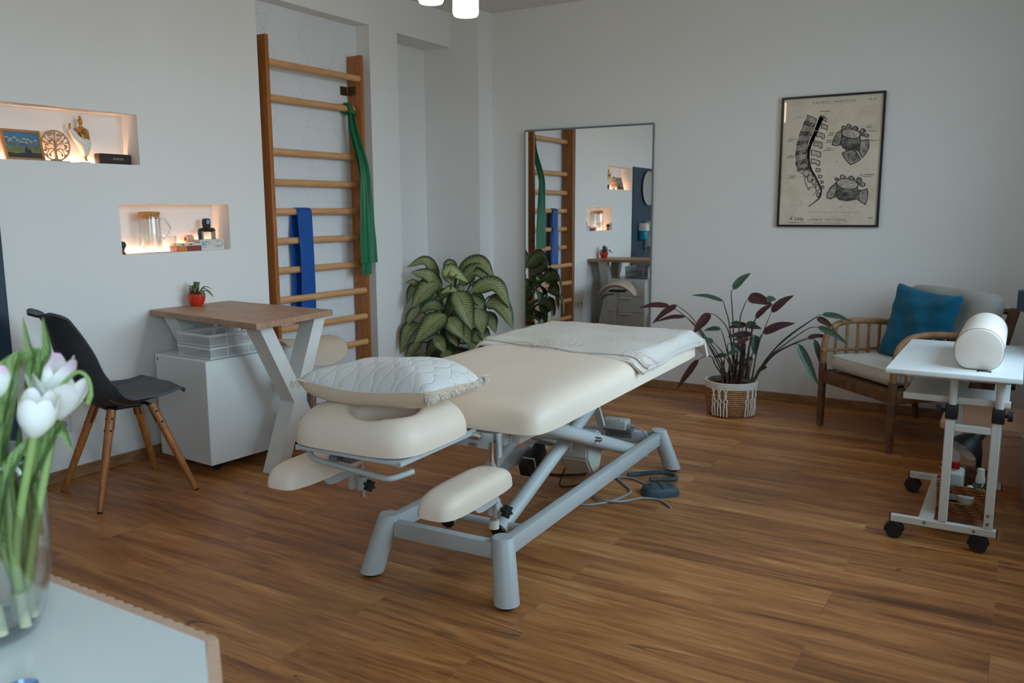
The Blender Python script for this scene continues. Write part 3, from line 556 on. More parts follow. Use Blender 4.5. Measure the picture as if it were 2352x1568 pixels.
# skirting boards
def skirt(name, segs):
    g = G()
    for (x0, y0, x1, y1) in segs: g.box(((x0+x1)/2, (y0+y1)/2, .0275), (abs(x1-x0), abs(y1-y0), .055), bev=.003, seg=1)
    return struct(g.obj(name, M['base'], smooth=False))
skirt('baseboard_left', [(LW, 1.95, LW+.014, 3.412), (LW, 4.353, LW+.014, 4.636)])
skirt('baseboard_back', [(-3.457, BW-.014, RW, BW)])
# dark tiled panel left of the wall, wash place
g = G(); g.box((LW+.006, 1.2, .85), (.012, 1.49, 1.70), bev=.001, seg=1); struct(g.obj('trim_1', M['slate'], smooth=False))

# ================================================================== daylight
w = bpy.data.worlds.new('sky'); SC.world = w; w.use_nodes = True
nt = w.node_tree; nt.nodes.clear()
tc = nt.nodes.new('ShaderNodeTexCoord'); sp = nt.nodes.new('ShaderNodeSeparateXYZ'); rp = nt.nodes.new('ShaderNodeValToRGB')
bg = nt.nodes.new('ShaderNodeBackground'); ow = nt.nodes.new('ShaderNodeOutputWorld')
mr = nt.nodes.new('ShaderNodeMapRange'); mr.inputs[1].default_value = -1; mr.inputs[2].default_value = 1
nt.links.new(tc.outputs['Generated'], sp.inputs[0]); nt.links.new(sp.outputs[2], mr.inputs[0]); nt.links.new(mr.outputs[0], rp.inputs[0])
e = rp.color_ramp.elements
e[0].position = 0; e[0].color = (.22, .25, .26, 1); e[1].position = 1; e[1].color = (.50, .79, 1.04, 1)
for p, c in ((.47, (.26, .30, .32, 1)), (.53, (.68, .88, 1.02, 1))):
    x = e.new(p); x.color = c
nt.links.new(rp.outputs[0], bg.inputs[0]); bg.inputs[1].default_value = 6.5; nt.links.new(bg.outputs[0], ow.inputs[0])
for k, (a, b_) in enumerate(WIN):
    L = bpy.data.lights.new('window_portal', 'AREA'); L.shape = 'RECTANGLE'; L.size = WZ1-WZ0; L.size_y = b_-a
    L.cycles.is_portal = True
    o = bpy.data.objects.new('window_portal', L); COL.objects.link(o)
    o.location = (RW+.28, (a+b_)/2, (WZ0+WZ1)/2); o.rotation_euler = (0, PI/2, 0)

# ================================================================== TREATMENT TABLE
TH = math.radians(2.5)
T = thing('treatment_table', 'height-adjustable treatment table with cream padded top on a grey scissor frame', 'treatment table', (-1.335, 2.14, 0), TH)
UC = -.245
# base frame
for (u, v) in ((0, 0), (-.44, 0), (0, 1.48), (-.44, 1.48)):
    su = .045 if u > -.2 else -.045; sv = -.045 if v < .5 else .07
    if v < .5 and u > -.2: su, sv = .035, -.04
    g = G(); top = Vector((u, v, .205)); bot = Vector((u+su, v+sv, .012))
    n = 28; A = []; B = []; R_, R2 = .036, .041
    for k in range(n):
        c, s_ = math.cos(2*PI*k/n), math.sin(2*PI*k/n)
        A.append(g.V(bot+Vector((c*R2, s_*R2, 0)))); B.append(g.V(top+Vector((c*R_, s_*R_, 0))))
    C_ = [g.V(top+Vector((math.cos(2*PI*k/n)*(R_-.004), math.sin(2*PI*k/n)*(R_-.004), .004))) for k in range(n)]
    for k in range(n): g.f([A[k], A[(k+1) % n], B[(k+1) % n], B[k]]); g.f([B[k], B[(k+1) % n], C_[(k+1) % n], C_[k]])
    g.f(A[::-1]); g.f(C_)
    leg = g.obj('leg', M['grey'], T)
    g = G(); g.lathe([(.026, 0), (.028, .004), (.028, .013)], 18, Matrix.Translation((u+su, v+sv, 0))); g.obj('rubber_foot', M['black'], leg)
for u in (0, -.44):
    g = G(); g.box((u, .74, .168), (.034, 1.43, .058), bev=.004); g.obj('side_rail', M['grey'], T)
for v in (0., 1.48):
    g = G(); g.box((-.22, v, .162), (.385, .034, .054), bev=.004); g.obj('cross_rail', M['grey'], T)
def arm(pts, r, name='scissor_arm'):
    g = G(); g.tube(pts, r, 20); return g.obj(name, M['grey'], T)
for u in (-.125, -.335):
    a = arm([(u, .195, .138), (u, 1.26, .512)], .026)
    g = G(); g.tube([(u, .187, .135), (u, .196, .1385)], .0275, 20); g.obj('end_cap', M['black'], a)
for u in (-.055, -.435):
    uu = u if u > -.2 else -.40
    a = arm([(uu, 1.42, .105), (uu, .27, .512)], .028)
    g = G(); g.tube([(uu+.02, .80, .325), (uu+.047, .80, .325)], .010, 12); g.tube([(uu+.045, .80, .325), (uu+.052, .80, .325)], .006, 8); g.obj('bolt', M['chrome'], a)
arm([(-.44, .225, .150), (0, .225, .150)], .013, 'cross_tube')
arm([(-.42, 1.36, .125), (-.02, 1.36, .125)], .014, 'cross_tube')
arm([(-.45, .75, .325), (-.05, .75, .325)], .012, 'cross_tube')
g = G()
for u in (-.51, 0.02): g.box((u, .80, .525), (.03, 1.5, .05), bev=.003)
for v in (.02, .8, 1.5): g.box((-.245, v, .525), (.50, .03, .048), bev=.003)
g.obj('upper_frame', M['grey'], T)
g = G(); g.box((UC, -.030, .520), (.46, .010, .05), bev=.003); g.obj('front_plate', M['grey'], T)
# strut and dark gusset near the right end
g = G(); g.box((-.12, 1.02, .40), (.03, .012, .22), R=rx(.55)); g.obj('strut', M['grey'], T)
# main cushion
def mat_top(m, x, y): return .552+.102*(max(0., 1-m**9))**(1/3.2)
g = G(); mx = Matrix.Translation((UC, .805, 0)) 
g.pad(.775, 1.665, mat_top, 40, 16., lambda m, x, y: .552, mx)
g.obj('table_cushion', M['cream'], T, 60)
# head rest
H = G()
def head_top(m, x, y):
    z = .562+.120*(max(0., 1-m**3.4))**(1/2.3)
    e_ = (((x-.058)/.086)**2+((y+.066)/.080)**2)
    t = max(0., min(1., (1.55-e_)/1.1)); t = t*t*(3-2*t)
    z -= .062*t
    return z
H.pad(.430, .395, head_top, 48, 4.5, lambda m, x, y: .556+.004*m, Matrix.Translation((-.268, -.245, 0)) @ Matrix.Rotation(-.0, 4, 'X'))
head = H.obj('headrest', M['cream'], T, 60)
g = G(); g.box((-.255, -.25, .548), (.37, .36, .012), bev=.004)
g.box((-.075, -.235, .549), (.012, .39, .014)); g.box((-.435, -.235, .549), (.012, .39, .014)); g.obj('headrest_plate', M['grey'], head)
for u in (-.068, -.442):
    g = G(); g.tube([(u-.01, -.055, .54), (u+.022, -.055, .54)], .012, 14); g.tube([(u+.02, -.055, .54), (u+.028, -.055, .54)], .007, 10)
    g.tube([(u-.01, -.066, .514), (u+.016, -.066, .514)], .006, 10); g.obj('hinge_bolt', M['chrome'], head)
g = G(); g.tube(bez([(-.475, -.33, .535), (-.474, -.335, .512), (-.45, -.352, .497), (-.40, -.362, .493), (-.25, -.385, .492), (-.155, -.402, .492), (-.125, -.398, .493), (-.105, -.36, .498), (-.098, -.335, .50)], 6), .0085, 12)
g.obj('release_bar', M['grey'], head)
g = G(); g.box((-.345, -.30, .522), (.036, .09, .044), bev=.004); g.box((-.352, -.352, .506), (.030, .05, .016), bev=.003, R=rx(-.3)); g.box((-.312, -.335, .522), (.030, .05, .046), bev=.002)
g.tube([(-.308, -.359, .520), (-.308, -.366, .520)], .006, 10); g.obj('release_latch', M['greyd'], head)
# arm rests
for side, (u, rod) in enumerate(((.005, .0), (-.545, -.505))):
    g = G()
    def at_(m, x, y): return .400+.062*(max(0., 1-m**5))**(1/2.6)
    def ab_(m, x, y): return .400-.006*(1-m**6)
    g.pad(.135, .39, at_, 24, 4., ab_, Matrix.Translation((u, -.215, 0)))
    pad = g.obj('armrest', M['cream'], T, 60)
    g = G(); g.tube([(rod, -.055, .275), (rod, -.055, .53)], .011, 16); g.obj('rod', M['chrome'], pad)
    g = G(); g.box((rod+.012, -.040, .515), (.010, .02, .075), bev=.002); g.obj('rod_holder', M['grey'], pad)
    g = G()
    g.tube([(rod, -.055, .302), (rod, -.055, .345)], .021, 20)
    g.box((rod+(.022 if side == 0 else -.022), -.068, .322), (.012, .03, .034))
    # flat cranked strap from the clamp to the underside of the pad
    pts = [(-.078, .305), (-.078, .34), (-.084, .357), (-.098, .364), (-.16, .362), (-.19, .366), (-.205, .378), (-.21, .396)]
    g2 = bez([(0, a, b_) for a, b_ in pts], 5)
    for i in range(len(g2)-1):
        pass
    W_ = .008
    def strap(a, b_):
        i = min(int(a*(len(g2)-1)), len(g2)-1); p = g2[i]; d = (g2[min(i+1, len(g2)-1)]-g2[max(i-1, 0)]).normalized()
        nrm = Vector((0, -d.z, d.y)); return (rod+(.030 if side == 0 else -.022), p.y+nrm.y*(b_-.5)*.024, p.z+nrm.z*(b_-.5)*.024)
    g.sheet(strap, 30, 2, .010)
    g.obj('clamp', M['grey'], pad)
    if side == 0:
        g = G(); g.tube([(rod, -.055, .256), (rod, -.055, .282)], .016, 16); g.obj('rod_ferrule', M['whitemat'], pad)
    g = G(); kx = rod+(.03 if side else .045)
    g.tube([(rod+.018, -.058, .322), (kx+.004, -.064, .322)], .008, 10)
    poly = [((.0165+.0045*math.cos(6*2*PI*k/36))*math.cos(2*PI*k/36), (.0165+.0045*math.cos(6*2*PI*k/36))*math.sin(2*PI*k/36)) for k in range(36)]
    g.prism(poly, 0, .016, Matrix.Translation((kx, -.066, .322)) @ Matrix.Rotation(PI/2, 4, 'Y') @ Matrix.Rotation(.25, 4, 'X'))
    g.obj('star_knob', M['black'], pad)
# drive
g = G(); poly = [(-.07, .075), (.06, .075), (.085, .01), (.07, -.05), (.045, -.095), (-.02, -.095), (-.08, -.02)]
g.prism(poly, -.065, .065, Matrix.Translation((-.15, .93, .235)) @ Matrix.Rotation(PI/2, 4, 'Z') @ Matrix.Rotation(PI/2, 4, 'X'))
bmesh.ops.bevel(g.b, geom=list(g.b.edges), offset=.008, segments=2, affect='EDGES')
mo = g.obj('motor', M['motor'], T)
g = G(); g.box((-.175, .848, .262), (.05, .002, .04)); lb = g.obj('rating_label', M['label'], mo)
g = G()
for k in range(5): g.box((-.178+.004*(k % 2), .8465, .276-.006*k), (.034-.008*(k % 2), .001, .0018))
g.obj('label_print', M['inkt'], mo)
g = G(); g.tube([(-.15, .985, .24), (-.15, 1.33, .165)], .016, 14); g.tube([(-.15, .985, .24), (-.15, 1.05, .226)], .03, 16); g.obj('actuator_rod', M['greyd'], mo)
g = G(); g.box((-.375, .93, .158), (.05, .17, .055), R=rx(.36), bev=.005); bt = g.obj('power_pack', M['black'], T)
g = G(); g.box((-.375, .90, .147), (.056, .006, .061), R=rx(.36)); g.obj('cable_tie', M['whitemat'], bt)
g = G(); g.box((-.20, 1.448, .222), (.12, .07, .045), bev=.005); g.tube([(-.17, 1.42, .24), (-.17, 1.42, .256)], .004, 8); cb = g.obj('control_box', M['motor'], T)
g = G(); g.box((-.19, 1.458, .193), (.14, .05, .012)); g.box((-.19, 1.458, .175), (.13, .003, .04)); g.tube([(-.23, 1.455, .172), (-.23, 1.452, .172)], .006, 8); g.tube([(-.15, 1.455, .172), (-.15, 1.452, .172)], .006, 8); g.obj('mounting_plate', M['greyd'], cb)
g = G(); P0 = bez([(-.14, 1.44, .215), (-.115, 1.44, .218), (-.08, 1.44, .212), (-.05, 1.44, .19), (-.035, 1.44, .165), (-.04, 1.445, .10)], 8)
g.tube(P0, .004, 8)
for k in range(8): p = P0[3+k]; d = (P0[4+k]-P0[2+k]).normalized(); g.tube([p-d*.003, p+d*.003], .010-.0004*k, 10)
g.box((-.135, 1.44, .216), (.02, .022, .022), bev=.003); g.obj('plug_cable', M['cable'], cb)
# foot pedal and loose cables
inv = Matrix.Rotation(-TH, 4, 'Z') @ Matrix.Translation((1.335, -2.14, 0))
P = thing('foot_pedal', 'slate blue foot pedal with two arrow pads on floor beside table leg', 'foot pedal', (-1.282, 3.345, 0), math.radians(38))
g = G(); g.pad(.155, .115, lambda m, x, y: .008+.030*(max(0, 1-m**9))**.4, 20, 2.8); g.obj('housing', M['tealrub'], P, 50)
g = G(); g.pad(.165, .125, lambda m, x, y: .012, 16, 2.8); g.obj('base_plate', M['tealrub'], P)
g = G(); g.box((0, 0, .0385), (.006, .09, .002))
for s_ in (-1, 1):
    for k in (-1, 1): g.box((s_*.042, k*.012, .0385), (.016, .003, .002), R=rz_(k*.7*s_))
g.obj('arrow_marks', M['black'], P)
g = G(); g.tube(bez([(-1.494, 3.481, .012), (-1.448, 3.528, .012), (-1.366, 3.597, .012), (-1.312, 3.588, .012), (-1.286, 3.556, .012), (-1.289, 3.519, .013), (-1.333, 3.497, .014), (-1.378, 3.462, .014)], 10), .006, 8)
pp = bez([(-1.494, 3.481, .013), (-1.448, 3.528, .013), (-1.366, 3.597, .013), (-1.312, 3.588, .013), (-1.286, 3.556, .013), (-1.289, 3.519, .014), (-1.333, 3.497, .014), (-1.378, 3.462, .014)], 12)
for i in range(1, len(pp)-1, 1): d = (pp[i+1]-pp[i-1]).normalized(); g.tube([pp[i]-d*.002, pp[i]+d*.002], .0105, 8)
tag(g.obj('coiled_cable', M['tealrub']), 'dark coiled cable looping behind foot pedal round table leg', 'cable')
def cab(name, pts, r, m, label, z=.005):
    g = G(); g.tube(bez([(p[0], p[1], p[2] if len(p) > 2 else z) for p in pts], 10), r, 8); return tag(g.obj(name, m), label, 'cable')
cab('pedal_cable', [(-1.33, 3.405, .012), (-1.36, 3.41), (-1.411, 3.44), (-1.467, 3.466), (-1.52, 3.455), (-1.56, 3.39), (-1.62, 3.40)], .005, M['cable'], 'light grey cable running from foot pedal under the table rail')
cab('floor_cable', [(-1.60, 3.66), (-1.641, 3.603), (-1.642, 3.538), (-1.602, 3.478), (-1.519, 3.426), (-1.458, 3.365), (-1.402, 3.306), (-1.392, 3.241), (-1.413, 3.143), (-1.449, 3.08), (-1.489, 3.041), (-1.553, 3.027)], .005, M['cable'], 'light grey cable in a wide loop on floor before the pedal', .0055)
cab('floor_cable', [(-1.504, 3.149), (-1.475, 3.124, .012), (-1.421, 3.113, .014), (-1.372, 3.159), (-1.332, 3.225), (-1.285, 3.252), (-1.236, 3.247), (-1.174, 3.194)], .005, M['cable'], 'light grey cable whose loose end lies on floor near pedal', .0052)
cab('floor_cable', [(-1.70, 2.62), (-1.644, 2.67), (-1.599, 2.737), (-1.558, 2.835), (-1.54, 2.95)], .004, M['cable'], 'short grey cable on floor behind the front table leg', .0042)
cab('power_lead', [(-1.839, 3.322), (-1.782, 3.331), (-1.726, 3.364), (-1.684, 3.399), (-1.683, 3.44)], .006, M['black'], 'black power lead lying on floor below the motor', .007)
cab('motor_lead', [(-1.55, 3.08, .26), (-1.60, 3.09, .16), (-1.66, 3.14, .06), (-1.69, 3.20, .006), (-1.648, 3.235), (-1.634, 3.3), (-1.62, 3.343)], .003, M['black'], 'thin black lead drooping from motor to floor', .0035)

# pillow on the head rest
PL = thing('pillow', 'white tufted pillow with cream underside lying on the headrest', 'pillow', (-1.335+math.cos(TH)*(-.242)-math.sin(TH)*(-.235), 2.14+math.sin(TH)*(-.242)+math.cos(TH)*(-.235), .672), TH+math.radians(1))
def hump(m, x, y): return (1-m**2.6)**.75 if m < 1 else 0.
def ptop(m, x, y): return .060+.064*hump(m, x, y)*(1-.10*math.sin(x*9+1.)) + .010*math.sin(x*13)*hump(m, x, y) + .010*m*m*math.sin(x*11+y*9)
def pbot(m, x, y): return max(.060-.058*(1-min(1,m)**6)**.45, .0)+.010*m*m*math.sin(x*11+y*9)
g = G(); g.pad(.465, .300, ptop, 40, 9., lambda m, x, y: .060+.010*m*m*math.sin(x*11+y*9)-.001, None); g.obj('pillow_top', M['pilltop'], PL, 60)
g = G(); g.pad(.47, .305, lambda m, x, y: .059+.010*m*m*math.sin(x*11+y*9), 30, 9., pbot, None); g.obj('pillow_underside', M['pillbot'], PL, 60)
g = G()
SZ = .056
for sgn in (-1, 1):
    for k in range(90):
        y = -.142+.284*k/89; x = sgn*.229; a = random.uniform(-.5, .5)
        for _ in range(5):
            L_ = random.uniform(.004, .013); dx = random.uniform(.1, .8); dz = random.uniform(-.020, .004)
            g.tube([(x, y, SZ), (x+sgn*L_*.5*dx, y+a*L_*.4, SZ+dz*.4), (x+sgn*L_*dx, y+a*L_, SZ+dz)], [.0020, .0022, .0012], 4, cap=False)
for (cx, cy) in ((.229, .146), (.229, -.148), (-.229, -.146), (-.229, .146)):
    for k in range(34):
        a = random.uniform(-1.2, 1.2)+math.atan2(cy, cx); L_ = random.uniform(.008, .022)
        g.tube([(cx*.97, cy*.97, SZ+.006), (cx+L_*.6*math.cos(a), cy+L_*.6*math.sin(a), SZ+.006), (cx+L_*math.cos(a), cy+L_*math.sin(a), SZ+random.uniform(-.02, .008))], [.002, .002, .0008], 4, cap=False)
g.obj('fringe', M['fringe'], PL)
g = G(); g.tube([(x, -.1495+.004*abs(math.sin(x*260)), .0585+.010*math.sin(x*11-1.35)) for x in [-.224+.448*k/120 for k in range(121)]], .0032, 6); g.obj('piping', M['fringe'], PL)

# folded blanket over the foot end
def blk(layer):
    def fn(u, v):
        # u across the table, v towards its foot end
        U = -.662+.835*u; V_ = (.905 if layer else .872)-.10*u**2+.018*math.sin(u*7+layer*.8)+(.735 if layer else .77)*v+.10*u**2*v
        z = .6575+.0125*layer+.003*math.sin(u*17+v*3)*(1-v)+.002*math.sin(v*21+u*5)
        right = U-.118
        if right > 0: z -= min(right*.75, .035)+.006*math.sin(v*9)
        left = -.612-U
        if left > 0: z -= left*1.2
        far = V_-1.60
        if far > 0: z -= far*1.5
        if v < .03: z -= .007*(1-v/.03)**2
        return (U, V_, z)
    return fn
B_ = thing('blanket', 'cream printed blanket folded across the foot end of treatment table', 'blanket', (-1.335, 2.14, 0), TH)
g = G(); g.sheet(blk(0), 50, 40, .010); g.obj('lower_fold', M['blanket'], B_, 60)
g = G(); g.sheet(blk(1), 50, 40, .012); g.obj('upper_fold', M['blanket'], B_, 60)
# ================================================================== DESK CORNER
D = thing('desk', 'small oak-topped desk on white X-shaped legs against the left wall', 'desk', (-3.25, 2.80, 0))
quad = [(-.443, -.172), (.44, -.289), (.358, .272), (-.443, .318)]
g = G(); g.prism(quad, .712, .74); bmesh.ops.bevel(g.b, geom=list(g.b.edges), offset=.002, segments=1, affect='EDGES'); g.obj('desktop', M['desk'], D, 30)
def xframe(x, y0, y1, m_):
    g = G(); w2 = .034; t = .046
    def bar(ya, yb):
        # bar from (ya,0) to (yb,.712), sheared ends
        d = Vector((yb-ya, .712)); n_ = w2/abs(d.normalized().y)
        g.prism([(ya-n_, 0), (ya+n_, 0), (yb+n_, .711), (yb-n_, .711)], x-t, x+t, Matrix(((0, 0, 1, 0), (1, 0, 0, 0), (0, 1, 0, 0), (0, 0, 0, 1))))
    bar(y0+.03, y1-.01); o1 = g.obj('leg_bar', M['whitemat'], m_, 30)
    g = G(); x += .0005; bar(y1, y0-.035); g.obj('leg_bar', M['whitemat'], m_, 30)
xframe(.285, -.11, .22, D); xframe(-.31, -.09, .24, D)
# drawer cabinet
CB = thing('drawer_cabinet', 'white mobile drawer cabinet standing under the oak desk', 'cabinet', (-3.145, 2.503, 0), math.radians(-3.7))
g = G(); g.box((-.197, .255, .30), (.394, .51, .49), bev=.003, seg=1); g.obj('carcass', M['white'], CB, 30)
g = G(); g.box((-.374, -.0005, .525), (.005, .003, .02)); g.obj('side_seam', M['greyd'], CB)
for k in range(3):
    z = .132+.163*k
    g = G(); g.box((-.197, .518, z), (.386, .018, .158), bev=.002, seg=1); dr = g.obj('drawer', M['white'], CB, 30)
    g = G(); g.box((-.197, .533, z+.062), (.11, .018, .010), bev=.002); g.obj('handle', M['whitemat'], dr)
    if k == 2:
        g = G(); g.lathe([(.008, 0), (.008, .004)], 12, Matrix.Translation((-.36, .527, z+.04)) @ Matrix.Rotation(-PI/2, 4, 'X')); g.obj('lock', M['chrome'], dr)
for (a, b_) in ((-.10, .10), (-.30, .10), (-.10, .42), (-.30, .42)):
    g = G(); g.tube([(a-.012, b_, .024), (a+.012, b_, .024)], .024, 16); g.box((a, b_, .045), (.03, .02, .018)); g.obj('caster', M['black'], CB)
# letter trays
def tray(z, label):
    t = thing('letter_tray', label, 'letter tray', (-3.275, 2.675, z), math.radians(-2.5), 'wire mesh letter trays on the drawer cabinet')
    g = G(); w, d, h = .24, .33, .052
    for (c, s_) in (((0, -d/2+.15, h/2), None),): pass
    g.box((-w/2, .04, h/2), (.001, d, h)); g.box((w/2, .04, h/2), (.001, d, h)); g.box((0, .04-d/2, h/2), (w, .001, h)); g.box((0, .04, .002), (w, d, .001)); g.obj('mesh_panel', M['mesh'], t)
    g = G()
    for zz in (.002, h):
        g.tube([(-w/2, .04+d/2, zz), (-w/2, .04-d/2, zz), (w/2, .04-d/2, zz), (w/2, .04+d/2, zz)], .003, 8)
    g.box((0, .04-d/2-.001, h-.004), (w, .003, .010)); g.box((w/2, .04, h-.004), (.003, d, .010)); g.box((-w/2, .04, h-.004), (.003, d, .010))
    g.obj('rim', M['whitemat'], t)
    g = G()
    for y in (.02, .14):
        g.tube(bez([(w/2, y-.05, .0), (w/2, y-.05, h+.028), (w/2, y-.045, h+.036), (w/2, y+.04, h+.036), (w/2, y+.046, h+.028), (w/2, y+.046, .0)], 5), .0026, 8)
    g.tube(bez([(-w/2+.05, .04+d/2, .0), (-w/2+.05, .04+d/2, h+.030), (-w/2+.06, .04+d/2, h+.04), (w/2-.06, .04+d/2, h+.04), (w/2-.05, .04+d/2, h+.030), (w/2-.05, .04+d/2, .0)], 5), .0026, 8)
    g.obj('wire_handle', M['whitemat'], t)
tray(.5475, 'lower white wire mesh letter tray resting on drawer cabinet'); tray(.5475+.0585, 'upper white wire mesh letter tray stacked under the desktop')
g = G(); g.box((-3.275, 2.712, .5545), (.20, .28, .006), bev=.001, seg=1); tag(g.obj('paper_stack', M['label']), 'thin stack of papers lying in lower mesh tray', 'paper')
# little plant in a red pot
RP = thing('potted_plant', 'small green plant in round red pot on the oak desk', 'potted plant', (-3.63, 2.86, .7405))
g = G(); g.lathe([(.0, 0), (.026, 0), (.030, .004), (.040, .028), (.043, .048), (.042, .060), (.039, .062), (.037, .060), (.036, .050)], 28); g.obj('pot', M['red'], RP)
g = G(); g.lathe([(.0, .046), (.036, .048)], 20, None); g.obj('soil', M['soil'], RP)
for k in range(17):
    a = k*2.4+.3; r1 = random.uniform(.035, .085) if k < 11 else random.uniform(.01, .03); zt = random.uniform(.035, .10) if k < 11 else random.uniform(.09, .125)
    if k in (0, 5, 9): r1 = .10; zt = .045
    p0 = Vector((.006*math.cos(a), .006*math.sin(a), .05)); p2 = Vector((r1*math.cos(a)*.55 if math.cos(a) < 0 else r1*math.cos(a), r1*math.sin(a), zt)); p1 = (p0+p2)/2+Vector((0, 0, .03))
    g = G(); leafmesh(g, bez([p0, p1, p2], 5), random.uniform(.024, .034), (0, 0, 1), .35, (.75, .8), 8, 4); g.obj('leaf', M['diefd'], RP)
# saddle stool
ST = thing('saddle_stool', 'beige saddle stool on a chrome column behind the desk leg', 'stool', (-3.29, 3.30, 0), math.radians(166))
g = G(); g.pad(.42, .36, lambda m, x, y: .020+.026*(max(0, 1-m**4))**.5, 30, 2.6, lambda m, x, y: .020-.018*(max(0, 1-m**6))**.5)
for v_ in g.b.verts:
    x, y, z = v_.co; q = x/.21
    v_.co = Vector((x*(1-.16*q*q), y*(1+.12*q*q), z+.492-.105*q*q+.028*max(0, y/.18)**2+.010*max(0, -y/.18)))
g.obj('seat', M['stoolv'], ST, 70)
g = G(); g.box((0, 0, .452), (.16, .14, .012), bev=.004); g.obj('seat_plate', M['black'], ST)
g = G(); g.tube([(0, 0, .07), (0, 0, .27)], .026, 18); g.tube([(0, 0, .26), (0, 0, .285)], .032, 18); g.tube([(0, 0, .28), (0, 0, .45)], .014, 14); g.obj('column', M['chrome'], ST)
g = G(); g.tube(bez([(.04, .02, .42), (.12, .05, .405), (.17, .08, .36)], 5), .005, 8); g.obj('lever', M['black'], ST)
for k in range(5):
    a = 2*PI*k/5-1.55; c, s_ = math.cos(a), math.sin(a)
    g = G(); g.tube([(0, 0, .085), (c*.14, s_*.14, .08), (c*.245, s_*.245, .062)], [.022, .016, .011], 12, flat=(1, .7)); ft = g.obj('foot', M['chrome'], ST)
    g = G()
    for q in (-1, 1):
        n_ = Vector((-s_, c, 0))*q
        g.tube([Vector((c*.245, s_*.245, .026))+n_*.008, Vector((c*.245, s_*.245, .026))+n_*.022], .026, 18)
    g.tube([(c*.245, s_*.245, .03), (c*.245, s_*.245, .065)], .008, 8); g.obj('caster', M['black'], ft)
    g = G()
    for q in (-1, 1):
        n_ = Vector((-s_, c, 0))*q; ctr = Vector((c*.245, s_*.245, .026))+n_*.0225
        ring = [ctr+Vector((c, s_, 0))*math.cos(2*PI*i/20)*.019+Vector((0, 0, 1))*math.sin(2*PI*i/20)*.019 for i in range(20)]
        g.tube(ring, .003, 6, closed=True)
    g.obj('wheel_ring', M['white'], ft)
# charcoal shell chair, facing the desk
CH = thing('shell_chair', 'charcoal plastic shell chair on four round wooden legs by the left wall', 'chair', (-3.32, 2.20, 0), math.radians(-12.5))
PROF = [(.205, .452), (.17, .450), (.09, .422), (0, .403), (-.09, .402), (-.165, .436), (-.208, .51), (-.240, .62), (-.268, .725), (-.284, .775), (-.300, .800), (-.328, .806)]
PW_ = bez([(0, a, b_) for a, b_ in PROF], 6)
def lut(t, tab):
    for (a, wa), (b_, wb) in zip(tab, tab[1:]):
        if a <= t <= b_: f = (t-a)/(b_-a); f = f*f*(3-2*f); return wa+(wb-wa)*f
    return tab[-1][1]
def shell(u, v):
    """u from front edge over the seat up the back, v left-right"""
    k = (v-.5)*2
    p = along(PW_, u); d = (along(PW_, min(1, u+.03))-along(PW_, max(0, u-.03))).normalized()
    nrm = Vector((0, d.z, -d.y))*1.
    if nrm.z < 0 and u < .4: nrm = -nrm
    if nrm.y < 0 and u >= .4: nrm = -nrm
    W = lut(u, [(0, .150), (.08, .200), (.25, .225), (.45, .225), (.6, .200), (.75, .165), (.88, .140), (.95, .115), (1, .06)])
    Lf = lut(u, [(0, .0), (.1, .012), (.28, .045), (.47, .095), (.62, .075), (.8, .045), (.92, .018), (1, .0)])
    q = abs(k); s_ = q**2.3
    drop = -.020*q*q*(1-u/.10) if u < .10 else 0.
    return Vector((k*W*(1-.05*s_*(Lf/.095)), p.y, p.z+drop))+nrm*(Lf*s_)
g = G(); g.sheet(shell, 60, 30, -.011)
bmesh.ops.recalc_face_normals(g.b, faces=list(g.b.faces)); g.obj('shell', M['shell'], CH, 60)
def padf(u, v):
    p = Vector(shell(.05+.36*u, .13+.74*v)); m = max(abs(u-.5), abs(v-.5))*2
    return (p.x, p.y, p.z+.010+.016*(1-m**6))
g = G(); g.sheet(padf, 24, 20, .012); g.obj('seat_pad', M['shellpad'], CH, 60)
for (a, b_) in ((-1, -1), (1, -1), (1, 1), (-1, 1)):
    top = Vector((a*.085, b_*.085+.0, .392)); bot = Vector((a*.205, b_*.205, .004))
    g = G(); g.tube([bot, bot.lerp(top, .5), top], [.0125, .0165, .0185], 18); lg = g.obj('leg', M['leg'], CH)
    g = G(); g.tube([bot-Vector((0, 0, .004)), bot+Vector((0, 0, .002))], .012, 12); g.obj('glide', M['black'], lg)
    g = G(); d_ = (top-bot).normalized(); n_ = Vector((a, b_, 0)).normalized()
    for t in (.80, .92):
        c_ = bot.lerp(top, t); q = n_.cross(d_)
        for nn in (Vector((a, 0, 0)), Vector((0, b_, 0))): g.tube([c_+nn*.010, c_+nn*.0200], .0048, 10)
    g.obj('bolt', M['black'], lg)
g = G()
for q in (1, -1):
    for s_ in (-1, 1):
        d0 = Vector((s_*.03, s_*q*.03, .40)); d1 = Vector((s_*.125, s_*q*.125, .33))
        g.tube([d0, Vector((s_*.07, s_*q*.07, .395)), Vector((s_*.088, s_*q*.088, .375))], .010, 8, flat=(1.5, .7))
        g.box(Vector((s_*.092, s_*q*.092, .352)), (.014, .030, .085), R=Matrix.Rotation(math.atan2(s_*q, s_), 3, 'Z') @ Matrix.Rotation(-.39, 3, 'Y'))
g.box((0, -.02, .392), (.14, .14, .016), bev=.004); g.obj('mount', M['black'], CH)
